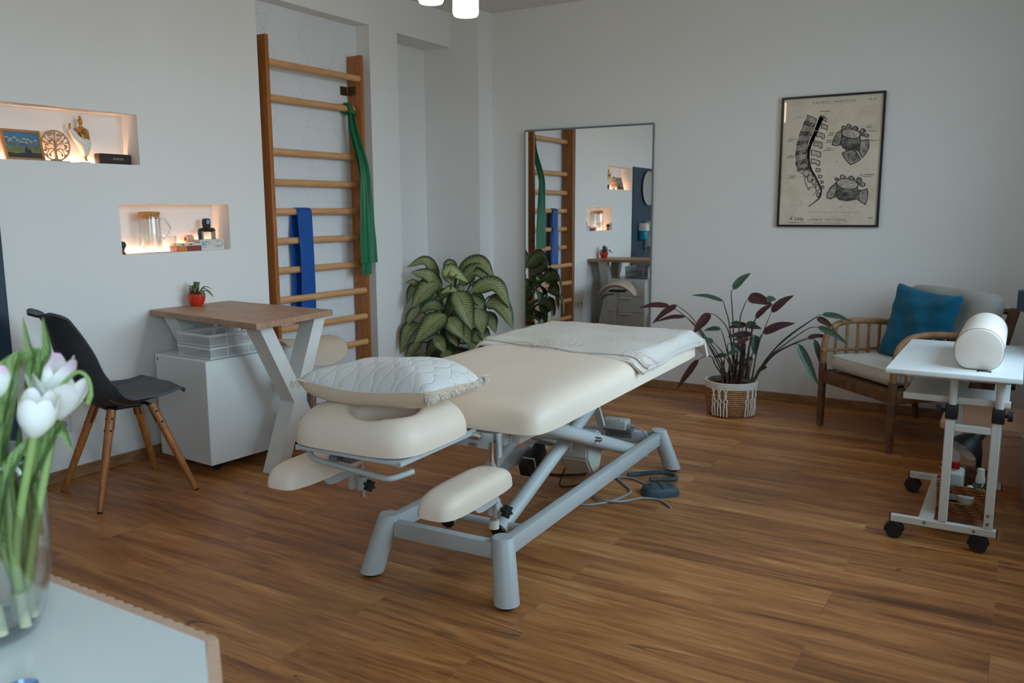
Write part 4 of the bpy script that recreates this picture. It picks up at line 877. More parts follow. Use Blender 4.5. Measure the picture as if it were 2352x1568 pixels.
# ================================================================== WALL BARS
WB = thing('wall_bars', 'tall pine gymnastic wall bars set in the wall niche', 'wall bars', (-3.70, 3.83, 0))
for y in (-.3575, .430):
    g = G(); g.box((-.0435, y, 1.095), (.109, .027, 2.19), bev=.003)
    p_ = g.obj('post', M['pine'], WB, 30)
    if y > 0:
        g = G(); g.box((-.065, y-.0155, 1.975), (.060, .004, .055)); g.box((-.106, y-.045, 1.975), (.004, .06, .055))
        for k in (-1, 1):
            for q in (-.018, .015): g.tube([(-.065+q, y-.017, 1.975+k*.016), (-.065+q, y-.0195, 1.975+k*.016)], .004, 8)
        g.obj('bracket', plain('old_brass_bracket', (96, 72, 40), .45, .7), p_)
for z, fr in ((2.04, 1), (1.847, 0), (1.553, 0), (1.382, 0), (1.216, 0), (1.048, 0), (.878, 0), (.706, 1), (.536, 1), (.367, 1), (.20, 1)):
    x = -.006 if fr else -.060; z = 1.22+(z-1.22)*(1.0068 if fr else 1.0217)
    g = G(); g.tube([(x, -.346, z), (x, .418, z)], .0195, 16, flat=(.8, 1.05)); g.obj('rung', M['rung'], WB)
# exercise bands
BB = thing('exercise_band', 'blue latex exercise band folded over the middle rung', 'exercise band', (-3.766, 3.755, 0))
def bb(u, v):
    L_ = u*1.42; W = .118; zt, r = 1.216, .024
    if L_ < .69: y, x, z = 0, .031, zt-.69+L_
    elif L_ < .69+PI*r: a = (L_-.69)/r; x, z = .006+r*math.cos(a), zt+r*math.sin(a); y = 0
    else: y, x, z = -.0, -.02, zt-(L_-.69-PI*r)
    sh = .012*math.sin((zt-z)*5)*min(1, (zt-z)*2) if z < zt else 0
    return (x+.004*math.sin(z*9+v*4), (v-.5)*W*(1-.05*math.sin(z*7))+sh-(.022 if x < 0 else 0)*min(1, max(0, (zt-z)*6)), z)
g = G(); g.sheet(bb, 60, 8, .0015); g.obj('band', M['blue'], BB, 70)
GB = thing('exercise_band', 'green latex exercise band knotted to the upper rung', 'exercise band', (-3.668, 4.112, 0))
def gbx(u): t = min(1, max(0, u)/.42); return -.078+.090*t*t*(3-2*t)
def gbn(u, v):
    z = 1.83-u*.945
    W = .032+.135*min(1, max(0, u-.02)/.85)**.9; c = .083+.030*u
    fold = .014*math.sin(v*PI*5+u*1.5)*(1-u*.75)+.005*math.sin(v*9)
    return (gbx(u)+.012+fold, (v-.5)*W+c, z)
g = G(); g.sheet(gbn, 50, 40, .002); g.obj('front_layer', M['green'], GB, 70)
def gb2(u, v): return (gbx(u)-.003+.004*math.sin(v*8), (v-.5)*(.03+.055*u)+.083+.020*u, 1.83-u*1.02)
g = G(); g.sheet(gb2, 30, 8, .002); g.obj('back_layer', M['green'], GB, 70)
g = G(); g.tube(bez([(-.092, .072, 1.890), (-.068, .074, 1.878), (-.058, .082, 1.852), (-.066, .086, 1.836), (-.092, .084, 1.832), (-.116, .078, 1.842), (-.122, .074, 1.866), (-.092, .070, 1.891)], 6), .013, 10, flat=(1.5, .6))
g.tube(bez([(-.070, .070, 1.842), (-.052, .080, 1.838), (-.050, .094, 1.828), (-.066, .098, 1.822)], 5), .013, 10); g.obj('knot', M['green'], GB)
# ================================================================== ALCOVE PLANT
DP = thing('potted_plant', 'large bushy plant with green and yellow veined leaves in the wall alcove', 'potted plant', (-3.53, 4.93, 0))
g = G(); g.lathe([(0, 0), (.10, 0), (.11, .01), (.145, .21), (.15, .22), (.14, .222), (.132, .20)], 28); g.obj('pot', M['terra'], DP)
g = G(); g.lathe([(0, .195), (.133, .198)], 20); g.obj('soil', M['soil'], DP)
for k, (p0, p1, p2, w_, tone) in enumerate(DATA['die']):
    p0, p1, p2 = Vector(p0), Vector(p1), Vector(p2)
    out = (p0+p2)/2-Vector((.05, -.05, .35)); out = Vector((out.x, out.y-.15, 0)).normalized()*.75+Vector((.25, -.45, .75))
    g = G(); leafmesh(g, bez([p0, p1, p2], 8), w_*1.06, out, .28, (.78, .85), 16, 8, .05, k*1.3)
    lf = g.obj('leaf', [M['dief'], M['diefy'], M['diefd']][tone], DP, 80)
    b0 = Vector((random.uniform(-.04, .04), random.uniform(-.04, .04), .20)); md = (b0+p0)/2+Vector((0, 0, .03)); md.x = md.x*.7+b0.x*.3
    g = G(); g.tube(bez([b0, md, p0], 5), [.008]*5+[.006]*6, 8); g.obj('stalk', M['stemg'], lf)
# ================================================================== MIRROR and POSTER
MI = thing('wall_mirror', 'tall frameless mirror hanging on the back wall', 'mirror', (-2.667, BW-.022, 1.075), math.radians(.745), rot=(math.radians(-.11), 0, math.radians(.745)))
g = G(); g.box((0, 0, 0), (.972, .012, 1.402)); g.obj('glass', M['mirror'], MI, 20)
g = G(); g.box((0, .002, .706), (.98, .022, .012)); g.box((-.489, .002, 0), (.006, .02, 1.41)); g.box((.489, .002, 0), (.006, .02, 1.41)); g.box((0, .002, -.706), (.98, .02, .01)); g.obj('edge_trim', M['greyd'], MI)
PO = thing('framed_poster', 'black-framed anatomy poster of spine and vertebrae on the back wall', 'poster', (-1.0505, BW, 1.4995))
PW, PH = .564, .754
g = G()
for s_ in (-1, 1):
    g.box((s_*(PW/2+.006), -.013, 0), (.012, .024, PH+.024)); g.box((0, -.013, s_*(PH/2+.006)), (PW, .024, .012))
g.obj('frame', M['blackframe'], PO, 20)
g = G(); g.box((0, -.010, 0), (PW, .006, PH)); g.obj('paper', M['paper'], PO, 20)
KS = .000988
ART = DATA['art']
g = G(); YB = -.0136
def A3(p, dy=0.): return Vector((p[0]*KS, YB-dy, p[1]*KS))
def poly(pts, mi, dy): g.mi = mi; g.f([g.V(A3(p, dy)) for p in pts])
def line(pts, w_, mi, dy, closed=False):
    pts = [A3(p, dy) for p in (pts+[pts[0]] if closed else pts)]; g.mi = mi
    for a, b_ in zip(pts, pts[1:]):
        d = b_-a
        if d.length < 1e-6: continue
        n_ = Vector((-d.z, 0, d.x)).normalized()*w_*KS/2; e_ = d.normalized()*w_*KS*.3
        g.f([g.V(q) for q in (a-e_+n_, a-e_-n_, b_+e_-n_, b_+e_+n_)])
lay = [0.]
def nx(): lay[0] += .00002; return lay[0]
for k, b_ in enumerate(ART['body']): poly(b_, 2 if k % 2 == 0 else 1, nx()); line(b_, 3.6, 0, nx(), True)
for b_ in ART['sac']: poly(b_, 3, nx()); line(b_, 4.2, 0, nx(), True)
for b_ in ART['spin']: poly(b_, 3, nx()); line(b_, 4., 0, nx(), True)
for b_ in ART['nerve']: line(b_, 6.5, 1, nx()); line(b_, 2.5, 3, nx())
cp, cw = ART['cord']; cpts = bez([(p[0], p[1], 0) for p in cp], 5)
def wd_(i): t = i/(len(cpts)-1)*(len(cw)-1); j = min(int(t), len(cw)-2); return cw[j]+(cw[j+1]-cw[j])*(t-j)
for i in range(len(cpts)-1):
    line([(cpts[i].x, cpts[i].y), (cpts[i+1].x, cpts[i+1].y)], wd_(i)*.98, 1, .0008)
for off in (-.46, .12, .46):
    for i in range(len(cpts)-1):
        d = (cpts[i+1]-cpts[i]).normalized(); n_ = Vector((-d.y, d.x, 0))*wd_(i)*off
        a, b_ = cpts[i]+n_, cpts[i+1]+n_; line([(a.x, a.y), (b_.x, b_.y)], 1.5, 0, .00085)
for vv in ('v1', 'v2'):
    q = ART[vv]; lay[0] = 0.
    for kb in q['knobs']: line([(kb[0][0], kb[0][1]), (sum(p[0] for p in q['disc'])/24, sum(p[1] for p in q['disc'])/24)], 16, 1, nx())
    for w_p in (q['wl'], q['wr'], q['low']):
        if w_p: line([(sum(p[0] for p in w_p)/len(w_p), sum(p[1] for p in w_p)/len(w_p)), (sum(p[0] for p in q['body'])/len(q['body']), sum(p[1] for p in q['body'])/len(q['body']))], 62, 1, nx())
    for nm, mi in (('wl', 2), ('wr', 2), ('low', 2), ('body', 1)):
        if q[nm]: poly(q[nm], mi, nx()); line(q[nm], 5., 0, nx(), True)
    for kb in q['knobs']: poly(kb, 2, nx()); line(kb, 4.4, 0, nx(), True)
    # hatch strokes round the vertebral body
    bx = [p[0] for p in q['body']]; by = [p[1] for p in q['body']]; x0, x1, y0, y1 = min(bx), max(bx), min(by), max(by)
    for k in range(9):
        z_ = y0+(y1-y0)*(.06+.5*k/9); cxm = (x0+x1)/2; hw = (x1-x0)/2*(.92-.03*abs(k-4))
        line([(cxm-hw, z_), (cxm-hw*.5, z_-7), (cxm, z_-9), (cxm+hw*.5, z_-7), (cxm+hw, z_)], 1.8, 0, nx())
    poly(q['disc'], 3, nx()); line(q['disc'], 4.2, 0, nx(), True); line(q['in2'], 1.4, 0, nx(), True); line(q['in1'], 1.8, 0, nx(), True)
    for k, (a, b_) in enumerate(zip(q['wl'], q['wl'][1:])): line([((a[0]*2+x0)/3, (a[1]*2+y1)/3), ((b_[0]*2+x0)/3, (b_[1]*2+y1)/3)], 2, 0, nx())
    if q['low']:
        cx_, cy_ = sum(p[0] for p in q['low'])/len(q['low']), sum(p[1] for p in q['low'])/len(q['low'])
        line([(cx_+(p[0]-cx_)*.7, cy_+(p[1]-cy_)*.6) for p in q['low']], 1.6, 0, nx(), True); line([(cx_+(p[0]-cx_)*.4, cy_+(p[1]-cy_)*.35) for p in q['low']], 1.4, 0, nx(), True)
for l_ in ART['lead']: line(l_, 1.1, 4, .0003)
g.obj('printed_drawing', [M['ink'], M['hat1'], M['hat2'], M['hat3'], M['inkt']], PO, smooth=False)
def text_into(g, body, size, mx, align='CENTER', shear=0., space=1.):
    cu = bpy.data.curves.new('lettering', 'FONT'); cu.body = body; cu.size = size; cu.align_x = align; cu.align_y = 'CENTER'; cu.shear = shear; cu.space_character = space; cu.fill_mode = 'FRONT'; cu.resolution_u = 3
    ob = bpy.data.objects.new('lettering', cu); me = bpy.data.meshes.new_from_object(ob)
    vs = [g.V(mx @ v.co) for v in me.vertices]
    for p in me.polygons: g.f([vs[i] for i in p.vertices])
    bpy.data.objects.remove(ob); bpy.data.curves.remove(cu); bpy.data.meshes.remove(me)
UP = Matrix.Rotation(PI/2, 4, 'X')
for t, a, b_, s_, kind in ART['text']:
    g = G(); text_into(g, t, s_*KS*1.3, Matrix.Translation((a*KS, YB-.0004, b_*KS)) @ UP, shear=.3 if kind != 1 else 0, space=1.45 if kind == 1 and s_ > 10 else 1.)
    g.obj('title' if kind == 1 else ('signature' if kind == 2 else 'caption'), M['inkt'] if kind == 1 else M['ink'], PO, smooth=False)
# ================================================================== PRAYER PLANT in a jute basket
CA = thing('potted_plant', 'long-stemmed plant with maroon and green leaves in a macrame basket', 'potted plant', (-1.455, 4.93, 0))
g = G(); g.lathe([(0, 0), (.118, 0), (.132, .012), (.146, .07), (.15, .13), (.149, .178), (.143, .178), (.14, .12)], 40); g.obj('basket', M['jute'], CA, 60)
g = G()
for z in (.176, .186, .196, .206): g.tube([(.149*math.cos(2*PI*k/40), .149*math.sin(2*PI*k/40), z) for k in range(40)], .0058, 8, closed=True)
g.obj('rope_rim', M['cotton'], CA)
def onb(a, z):
    r = .1535 if z > .12 else (.150 if z > .06 else .1500-.016*(1-(z/.06))**1.5)
    if z < .06: r = .137+(.150-.137)*(z/.06)**.6+.002
    return Vector((r*math.cos(a), r*math.sin(a), z))
for base in (-1.72, -.35, 1.1, 2.7):
    g = G()
    for k in range(6):
        a0 = base+(k-2.5)*.125; sgn = 1 if k % 2 == 0 else -1
        g.tube(bez([onb(a0, .172), onb(a0+.06*sgn, .15), onb(a0+.09*sgn, .13), onb(a0-.01*sgn, .105), onb(a0+.02*sgn, .085), onb(a0, .05), onb(a0, .012)], 5), .0046, 8)
    g.obj('macrame_knotwork', M['cotton'], CA)
g = G(); g.lathe([(.134, .10), (.138, .212), (.136, .212)], 32, cap=False); g.obj('plastic_liner', M['acryl'], CA)
g = G(); g.lathe([(0, .165), (.136, .168)], 24); g.obj('soil', M['soil'], CA)
for k, (stem, tip, w_, colr) in enumerate(DATA['cal']):
    dy = random.uniform(-.07, .07); n_ = len(stem)
    sp_ = [Vector((x, dy*(i/(n_-1))+random.uniform(-.02, .02)*(i == 0), max(z, .16) if i == 0 else z)) for i, (x, z) in enumerate(stem)]
    b_ = sp_[-1]; t_ = Vector((tip[0], dy+random.uniform(-.05, .03), tip[1])); L_ = (t_-b_).length
    sag = Vector((0, 0, 1))*(.06*L_ if abs(t_.x-b_.x) > abs(t_.z-b_.z) else .0)+Vector(((-.03 if t_.x < b_.x else .03)*0, 0, 0))
    g = G(); leafmesh(g, bez([b_, (b_+t_)/2+sag, t_], 8), max(w_, .02)*1.0, (random.uniform(-.2, .3), -1., .45), .42, (.62, .75), 14, 6, .04, k)
    lf = g.obj('leaf', M['calm'] if colr else M['calg'], CA, 80)
    g = G(); pth = bez(sp_, 6); g.tube(pth, [.0048-.0030*i/(len(pth)-1) for i in range(len(pth))], 7); g.obj('stem', M['stem'], lf)
g = G()
for k in range(26):
    a = random.uniform(0, 6.28); r_ = random.uniform(0, .07); h_ = random.uniform(.06, .2); ln = random.uniform(-.03, .03)
    g.tube([(r_*math.cos(a), r_*math.sin(a), .16), (r_*math.cos(a)*1.1+ln*.5, r_*math.sin(a), .16+h_*.6), (r_*math.cos(a)*1.15+ln, r_*math.sin(a)*1.1, .16+h_)], [.008, .006, .002], 6)
g.obj('stem_sheath', plain('brown_sheath', (72, 44, 34), .7, var=.3, vs=30), CA)
# ================================================================== RATTAN ARMCHAIR (local: x along the front, y to the back)
AC = thing('rattan_armchair', 'brown rattan armchair with spindle arms standing in the back corner', 'armchair', (-.934, 4.927, 0), math.radians(-45))
AW, AD = .59, .61
for x in (0, AW):
    s_ = 1 if x else -1
    # front leg continuing into the arm
    g = G(); g.tube([(x, 0, .0), (x, 0, .10), (x, 0, .36)], [.0185, .021, .022], 14); lg = g.obj('leg', M['wrap'], AC)
    g = G(); g.tube(bez([(x, 0, .35), (x, .002, .44), (x, .018, .52), (x, .07, .572), (x, .17, .592), (x, .30, .588), (x, .46, .572), (x, .60, .555)], 6), .0175, 14); am = g.obj('arm', M['rattan'], AC)
    g = G(); g.tube([(x, .0, .432), (x, .57, .425)], .009, 10)
    for y in (.075, .145, .215, .285, .355, .425): g.tube([(x, y, .33), (x, y, .585)], .0085, 8); g.tube([(x, y, .421), (x, y, .441)], .0125, 8)
    g.tube([(x, -.005, .425), (x, .008, .442)], .0215, 10); g.obj('spindle_rail', M['rattan'], am)
    # splayed rear leg
    g = G(); g.tube([(x, AD+.03, .0), (x, AD-.02, .30)], [.017, .021], 12); g.obj('leg', M['wrap'], AC)
    # raked back post (pair of poles)
    for q in (0, .04):
        g = G(); g.tube([(x-.012-s_*q*.2, .55+q, .26), (x-.012-s_*q*.2, .70+q*.6, .705)], [.021, .021], 12); g.obj('back_post', M['wrap'], AC)
g = G()
for (a, b_) in (((.0, 0, .285), (AW, 0, .285)), ((0, .0, .285), (0, AD, .285)), ((AW, 0, .285), (AW, AD, .285)), ((0, AD-.04, .285), (AW, AD-.04, .285))):
    a, b_ = Vector(a), Vector(b_); d = b_-a; c = (a+b_)/2; g.box(c, (max(abs(d.x), .026), max(abs(d.y), .026), .07), bev=.008)
g.obj('seat_frame', M['wrap'], AC)
g = G(); g.box((AW/2, AD/2, .312), (AW-.04, AD-.06, .012)); g.obj('seat_web', M['wrap'], AC)
g = G()
for z, t in ((.40, .30), (.55, .63), (.69, .95)): g.tube([(.01, .55+.15*t, z), (AW, .55+.15*t, z)], .016, 12)
g.obj('back_rail', M['wrap'], AC)
def cush(name, mat, w, d, h, label, loc, rot, parent_rz=math.radians(-45), corner=8., puff=.5, wob=.006):
    c, s_ = math.cos(parent_rz), math.sin(parent_rz)
    wl = (-.934+loc[0]*c-loc[1]*s_, 4.927+loc[0]*s_+loc[1]*c, loc[2])
    mx_ = Matrix.Rotation(parent_rz, 4, 'Z') @ rot.to_4x4()
    t = thing(name, label, 'cushion', wl, rot=mx_.to_euler())
    sd = random.uniform(0, 9)
    def e_(m): return max(0, 1-m**(2.4+puff*8))**.5
    def up(m, x, y): return h*(.5+.5*e_(m))*(1)+wob*math.sin(x*23+sd)*math.sin(y*19+sd)*e_(m)
    def dn(m, x, y): return h*(.5-.5*e_(m))
    g = G(); g.pad(w, d, up, 34, corner, dn, Matrix.Translation((0, 0, 0))); return t, g
t, g = cush('seat_cushion', 'linen', .52, .55, .10, 'beige linen seat cushion lying in the rattan armchair', (.295, .285, .320), Matrix.Identity(3), puff=1.2, corner=14)
g.obj('cover', M['linen'], t, 60)
g = G()
def sq(w, d, z, a=14., n=80):
    o = []
    for k in range(n):
        th = 2*PI*k/n; c, s_ = math.cos(th), math.sin(th); r = 1/((abs(c)**a+abs(s_)**a)**(1/a)); o.append((c*r*w/2, s_*r*d/2, z))
    return o
g.tube(sq(.516, .546, .088), .0035, 6, closed=True); g.obj('piping', M['linen'], t)
t, g = cush('back_cushion', 'linenG', .64, .42, .13, 'grey-beige back cushion leaning against the armchair back', (.385, .515, .580), rx(math.radians(90-17)) @ rz_(.0), puff=.9, corner=9, wob=.008)
g.obj('cover', M['linenG'], t, 60)
t, g = cush('throw_pillow', 'teal', .47, .40, .11, 'petrol blue linen pillow standing on the armchair seat', (.340, .385, .586), ry(math.radians(3.5)) @ rx(math.radians(90-13)), puff=.0, corner=30, wob=.004)
for v_ in g.b.verts:
    a_, c_ = v_.co.x/.235, v_.co.y/.20
    v_.co.x *= 1.03-.085*(1-min(1, abs(c_))**2); v_.co.y *= 1.03-.085*(1-min(1, abs(a_))**2)
    v_.co.z += .006*math.sin(a_*7+c_*4)*(1-a_*a_)*(1-c_*c_)+.004*math.sin(c_*13-a_*3)*(1-c_*c_)
g.obj('cover', M['teal'], t, 60)
# ================================================================== SIDE TABLE ON CASTERS
CT = thing('rolling_side_table', 'white height-adjustable side table on black casters beside the armchair', 'side table', (0, 0, 0))
Y0, Y1 = 3.33, 3.93
g = G(); g.box((-.188, 3.645, .645), (.425, .80, .018), bev=.003); g.obj('table_top', M['carttop'], CT, 30)
for y in (Y0, Y1): g = G(); g.box((-.175, y, .627), (.33, .03, .018), bev=.002); g.obj('top_rail', M['cart'], CT)
def tube_sq(name, lo, hi):
    g = G(); g.box([(a+b_)/2 for a, b_ in zip(lo, hi)], [b_-a for a, b_ in zip(lo, hi)], bev=.003, seg=1); return g.obj(name, M['cart'], CT, 30)
for y in (Y0, Y1):
    tube_sq('foot_bar', (-.362, y-.012, .062), (-.012, y+.012, .090))
    for x in (-.361, -.013):
        g = G(); g.box((x, y, .076), (.004, .025, .029)); g.obj('end_cap', M['black'], CT)
    for xc in (-.187, -.042):
        tube_sq('upright', (xc-.015, y-.011, .09), (xc+.015, y+.011, .485))
        g = G(); g.tube([(xc+.004, y, .48), (xc+.004, y, .62)], .0135, 16); g.obj('inner_tube', M['cart'], CT)
        s_ = -1 if xc < -.1 else 1
        g = G(); g.box((xc+.003, y, .503), (.040, .034, .052), bev=.003); g.tube([(xc+s_*.018, y, .505), (xc+s_*.032, y, .505)], .007, 10)
        g.tube([(xc+s_*.031, y, .505), (xc+s_*.047, y, .505)], .018, 16); g.obj('clamp_knob', M['black'], CT)
    tube_sq('cross_bar', (-.172, y-.010, .432), (-.057, y+.010, .458))
    g = G()
    for (x, z) in ((-.245, .078), (-.085, .076)) + (((-.045, .14), (-.045, .11)) if y == Y0 else ()): g.tube([(x, y-.0115, z), (x, y-.0135, z)], .0055, 10)
    g.obj('screw', M['greyd'], CT)
    for x in (-.345, -.068):
        g = G(); g.tube([(x, y-.016, .030), (x, y-.004, .030)], .030, 20); g.tube([(x, y+.004, .030), (x, y+.016, .030)], .030, 20); g.tube([(x, y, .03), (x, y, .063)], .009, 10)
        g.tube(bez([(x-.033, y, .026), (x-.024, y, .050), (x, y, .059), (x+.024, y, .050), (x+.032, y, .034)], 4), .008, 8, flat=(2.4, .5)); g.obj('caster', M['black'], CT)
g = G(); g.box((-.245, 3.63, .072), (.05, .60, .014), bev=.002); g.obj('base_plate', M['cart'], CT, 30)
# lower shelf with a rectangular cut-out
g = G()
X0, X1, SA, SB = -.345, -.010, 3.35, 3.86; CA0, CA1, CB0, CB1 = -.150, -.062, 3.56, 3.78
for lo, hi in (((X0, SA), (CA0, SB)), ((CA1, SA), (X1, SB)), ((CA0, SA), (CA1, CB0)), ((CA0, CB1), (CA1, SB))):
    g.box(((lo[0]+hi[0])/2, (lo[1]+hi[1])/2, .546), (hi[0]-lo[0], hi[1]-lo[1], .006))
bmesh.ops.remove_doubles(g.b, verts=list(g.b.verts), dist=1e-5)
sh = g.obj('shelf', M['cart'], CT, 30)
g = G(); g.box((-.175, Y0+.022, .541), (.345, .014, .024), bev=.002); g.obj('shelf_rail', M['cart'], sh, 30)
for x in (-.349, -.001):
    g = G(); g.box((x, Y0+.022, .541), (.003, .015, .025)); g.obj('end_cap', M['black'], sh)
# bolster
BO = thing('bolster', 'cream half-round bolster cushion lying on white side table', 'bolster', (-.116, 3.62, .655))
prof = []
for k in range(40):
    th = 2*PI*k/40; sx_, cz_ = math.sin(th), math.cos(th)
    if cz_ >= 0: x, z = sx_*.078, .074+.074*cz_
    else: x, z = math.copysign(abs(sx_)**.55, sx_)*.078*(1-.10*cz_*cz_), .074-.074*abs(cz_)**.75
    prof.append((x, max(z, .002)))
g = G(); R_ = Matrix(((1, 0, 0, 0), (0, 0, 1, 0), (0, 1, 0, 0), (0, 0, 0, 1)))
rings = []
for (yy, sc) in ((-.27, .90), (-.266, .97), (-.26, 1.), (.26, 1.), (.266, .97), (.27, .90)):
    rings.append([g.V((x*sc, yy, .073+(z-.073)*sc)) for x, z in prof])
for A_, B2 in zip(rings, rings[1:]):
    for k in range(40): g.f([A_[k], A_[(k+1) % 40], B2[(k+1) % 40], B2[k]])
g.f(rings[0]); g.f(rings[-1][::-1]); g.obj('cover', M['creamed'], BO, 50)
g = G(); g.tube([(x*1.0, -.2625, .073+(z-.073)*1.0) for x, z in prof], .0007, 6, closed=True); g.obj('seam', M['thread'], BO)
g = G(); g.box((-.008, 0, .004), (.045, .02, .004), bev=.001, seg=1)
o = tag(g.obj('tape_measure_tag', M['black'], loc=(.0, 0, 0)), 'small black tag with white print under the bolster front', 'tag'); o.location = (-.086, 3.335, .651); o.name = 'fabric_tag'
g = G(); g.box((-.008, -.0101, .004), (.030, .0006, .0018)); g.obj('white_print', M['label'], o)
# storage bin behind the side table
BI = thing('storage_box', 'peach plastic storage box with lid behind the side table', 'storage box', (-.085, 4.42, 0))
def frust(g, w0, d0, w1, d1, z0, z1, r=.03, n=6):
    def rr(w, d, z):
        o = []
        for (cx, cy, a0) in ((w/2-r, d/2-r, 0), (-w/2+r, d/2-r, PI/2), (-w/2+r, -d/2+r, PI), (w/2-r, -d/2+r, 1.5*PI)):
            for k in range(n+1): a = a0+PI/2*k/n; o.append((cx+r*math.cos(a), cy+r*math.sin(a), z))
        return o
    A_ = [g.V(p) for p in rr(w0, d0, z0)]; B2 = [g.V(p) for p in rr(w1, d1, z1)]; m = len(A_)
    for k in range(m): g.f([A_[k], A_[(k+1) % m], B2[(k+1) % m], B2[k]])
    g.f(A_[::-1]); g.f(B2)
g = G(); frust(g, .315, .40, .345, .43, 0, .232)
for k in range(4): frust(g, .324+.007*k, .409+.007*k, .325+.007*k, .410+.007*k, .05+.045*k, .053+.045*k)
g.obj('tub', M['peach'], BI, 40)
g = G(); frust(g, .385, .45, .385, .45, .232, .256, .04); frust(g, .383, .448, .35, .41, .256, .272, .04); frust(g, .30, .36, .29, .35, .272, .276, .04); g.obj('lid', M['peach'], BI, 40)
g = G(); g.box((-.182, -.03, .215), (.012, .06, .04), bev=.003); g.obj('clip', M['peach'], BI)
# black desk lamp in front of the box
DL = thing('desk_lamp', 'small black desk lamp with tilted shade in front of peach box', 'lamp', (-.105, 3.80, 0))
g = G(); g.lathe([(0, 0), (.06, 0), (.06, .012), (.02, .018)], 28, Matrix.Translation((0, .02, 0))); g.obj('base', M['black'], DL)
g = G(); g.tube(bez([(0, .02, .015), (.002, .02, .12), (.006, .016, .22), (.0, .012, .29)], 8), .0105, 12); g.obj('neck', M['black'], DL)
mx_ = Matrix.Translation((-.003, .004, .318)) @ Matrix.Rotation(math.radians(38), 4, 'Y') @ Matrix.Rotation(math.radians(-28), 4, 'X')
g = G(); g.lathe([(.061, -.092), (.058, -.07), (.048, -.045), (.028, -.022), (.024, .01), (.018, .028), (.0, .03)], 32, mx_, cap=False); g.obj('shade', M['black'], DL, 50)
g = G(); g.lathe([(.0585, -.0915), (.055, -.07), (.045, -.046), (.024, -.024), (0, -.022)], 32, mx_, cap=False); g.obj('shade_lining', plain('pale_lining', (214, 208, 204), .4), DL, 60)
g = G(); g.lathe([(.0, -.082), (.012, -.078), (.02, -.066), (.018, -.05), (.012, -.03)], 20, mx_, cap=False); g.obj('bulb', M['label'], DL)
# wicker basket and what stands in it
BK = thing('wicker_basket', 'brown wicker basket with handle hole on the side table base', 'basket', (-.128, 3.575, .0795))
g = G(); W_, D_, Hh = .180, .29, .115
def wall_(p0, p1, hole=False):
    p0, p1 = Vector(p0), Vector(p1); L_ = (p1-p0).length; d = (p1-p0)/L_; n_ = Vector((d.y, -d.x, 0))
    nz, nl = 19, max(6, int(L_/.011))
    for r_ in range(nz):
        z = .006+(Hh-.012)*r_/(nz-1); ins = .012*(1-z/Hh)
        pts = []
        for k in range(nl+1):
            t = k/nl; p = p0.lerp(p1, t)+n_*(.0022*(1 if (k+r_) % 2 else -1)-ins); pts.append((p.x, p.y, z, t))
        run = []
        for q in pts+[None]:
            bad = q is None or (hole and .24 < q[3] < .66 and .055 < q[2] < .090)
            if bad:
                if len(run) > 1: g.tube(run, .0036, 6)
                run = []
            else: run.append(q[:3])
wall_((-W_/2, -D_/2, 0), (W_/2, -D_/2, 0), True); wall_((W_/2, -D_/2, 0), (W_/2, D_/2, 0)); wall_((W_/2, D_/2, 0), (-W_/2, D_/2, 0)); wall_((-W_/2, D_/2, 0), (-W_/2, -D_/2, 0))
g.box((0, 0, .004), (W_-.02, D_-.02, .006)); g.obj('woven_side', M['wicker'], BK, 60)
g = G(); rim = [(x, y, z) for x, y, z in sq(W_, D_, Hh, 16., 60)]
rim2 = []
for x, y, z in rim:
    rim2.append((x, y, z+.035*max(0, 1-abs(y)/.13)**.6*(1 if abs(x) > W_*.45 else 0)))
g.tube(rim2, .0058, 8, closed=True)
for i in range(0, 60):
    a = Vector(rim2[i]); b_ = Vector(rim2[(i+1) % 60]); c_ = (a+b_)/2; d = (b_-a).normalized(); g.tube([c_-d*.003+Vector((0, 0, -.008)), c_+d*.003+Vector((0, 0, .009))], .0045, 6)
for sx_ in (-1, 1): 
    for k in range(7): y = -.09+.03*k; g.tube([(sx_*W_/2, y, Hh-.005), (sx_*W_/2, y+.01, Hh+.03*max(0, 1-abs(y)/.13)**.6)], .004, 6)
g.obj('braided_rim', M['wicker'], BK, 60)
Z0 = .088
CN = thing('canister', 'translucent white canister with red cap standing in wicker basket', 'canister', (-.172, 3.645, Z0))
g = G(); g.box((0, 0, .058), (.062, .10, .116), bev=.010, seg=3); g.tube([(-.0, -.02, .115), (0, -.02, .128)], .012, 14); g.obj('body', M['opal'], CN, 50)
g = G(); g.tube([(0, -.02, .126), (0, -.02, .150)], .0145, 20); g.obj('cap', M['redcap'], CN)
g = G(); g.tube(bez([(0, .005, .115), (0, .012, .135), (0, .035, .135), (0, .042, .115)], 5), .006, 8); g.obj('handle', M['opal'], CN)
SPB = thing('spray_bottle', 'dark spray bottle with white label and pump in wicker basket', 'bottle', (-.082, 3.545, Z0))
g = G(); g.lathe([(0, 0), (.027, 0), (.029, .004), (.029, .085), (.024, .098), (.013, .108), (.0, .108)], 28); g.obj('body', M['greenlq'], SPB, 50)
g = G(); g.lathe([(.0295, .008), (.0296, .076)], 28, cap=False); g.obj('label', M['label'], SPB)
g = G(); g.lathe([(0, .106), (.0165, .106), (.0165, .124), (.0125, .138), (.0125, .158), (.0105, .160), (0, .160)], 20); g.box((-.008, -.004, .148), (.012, .01, .008), bev=.002); g.obj('pump', M['opal'], SPB)
JR = thing('lidded_jar', 'white lidded jar with knob in front of wicker basket', 'jar', (-.112, 3.485, Z0))
g = G(); g.lathe([(0, 0), (.030, 0), (.038, .01), (.041, .05), (.043, .062), (.0, .064)], 30); g.obj('body', M['opal'], JR, 50)
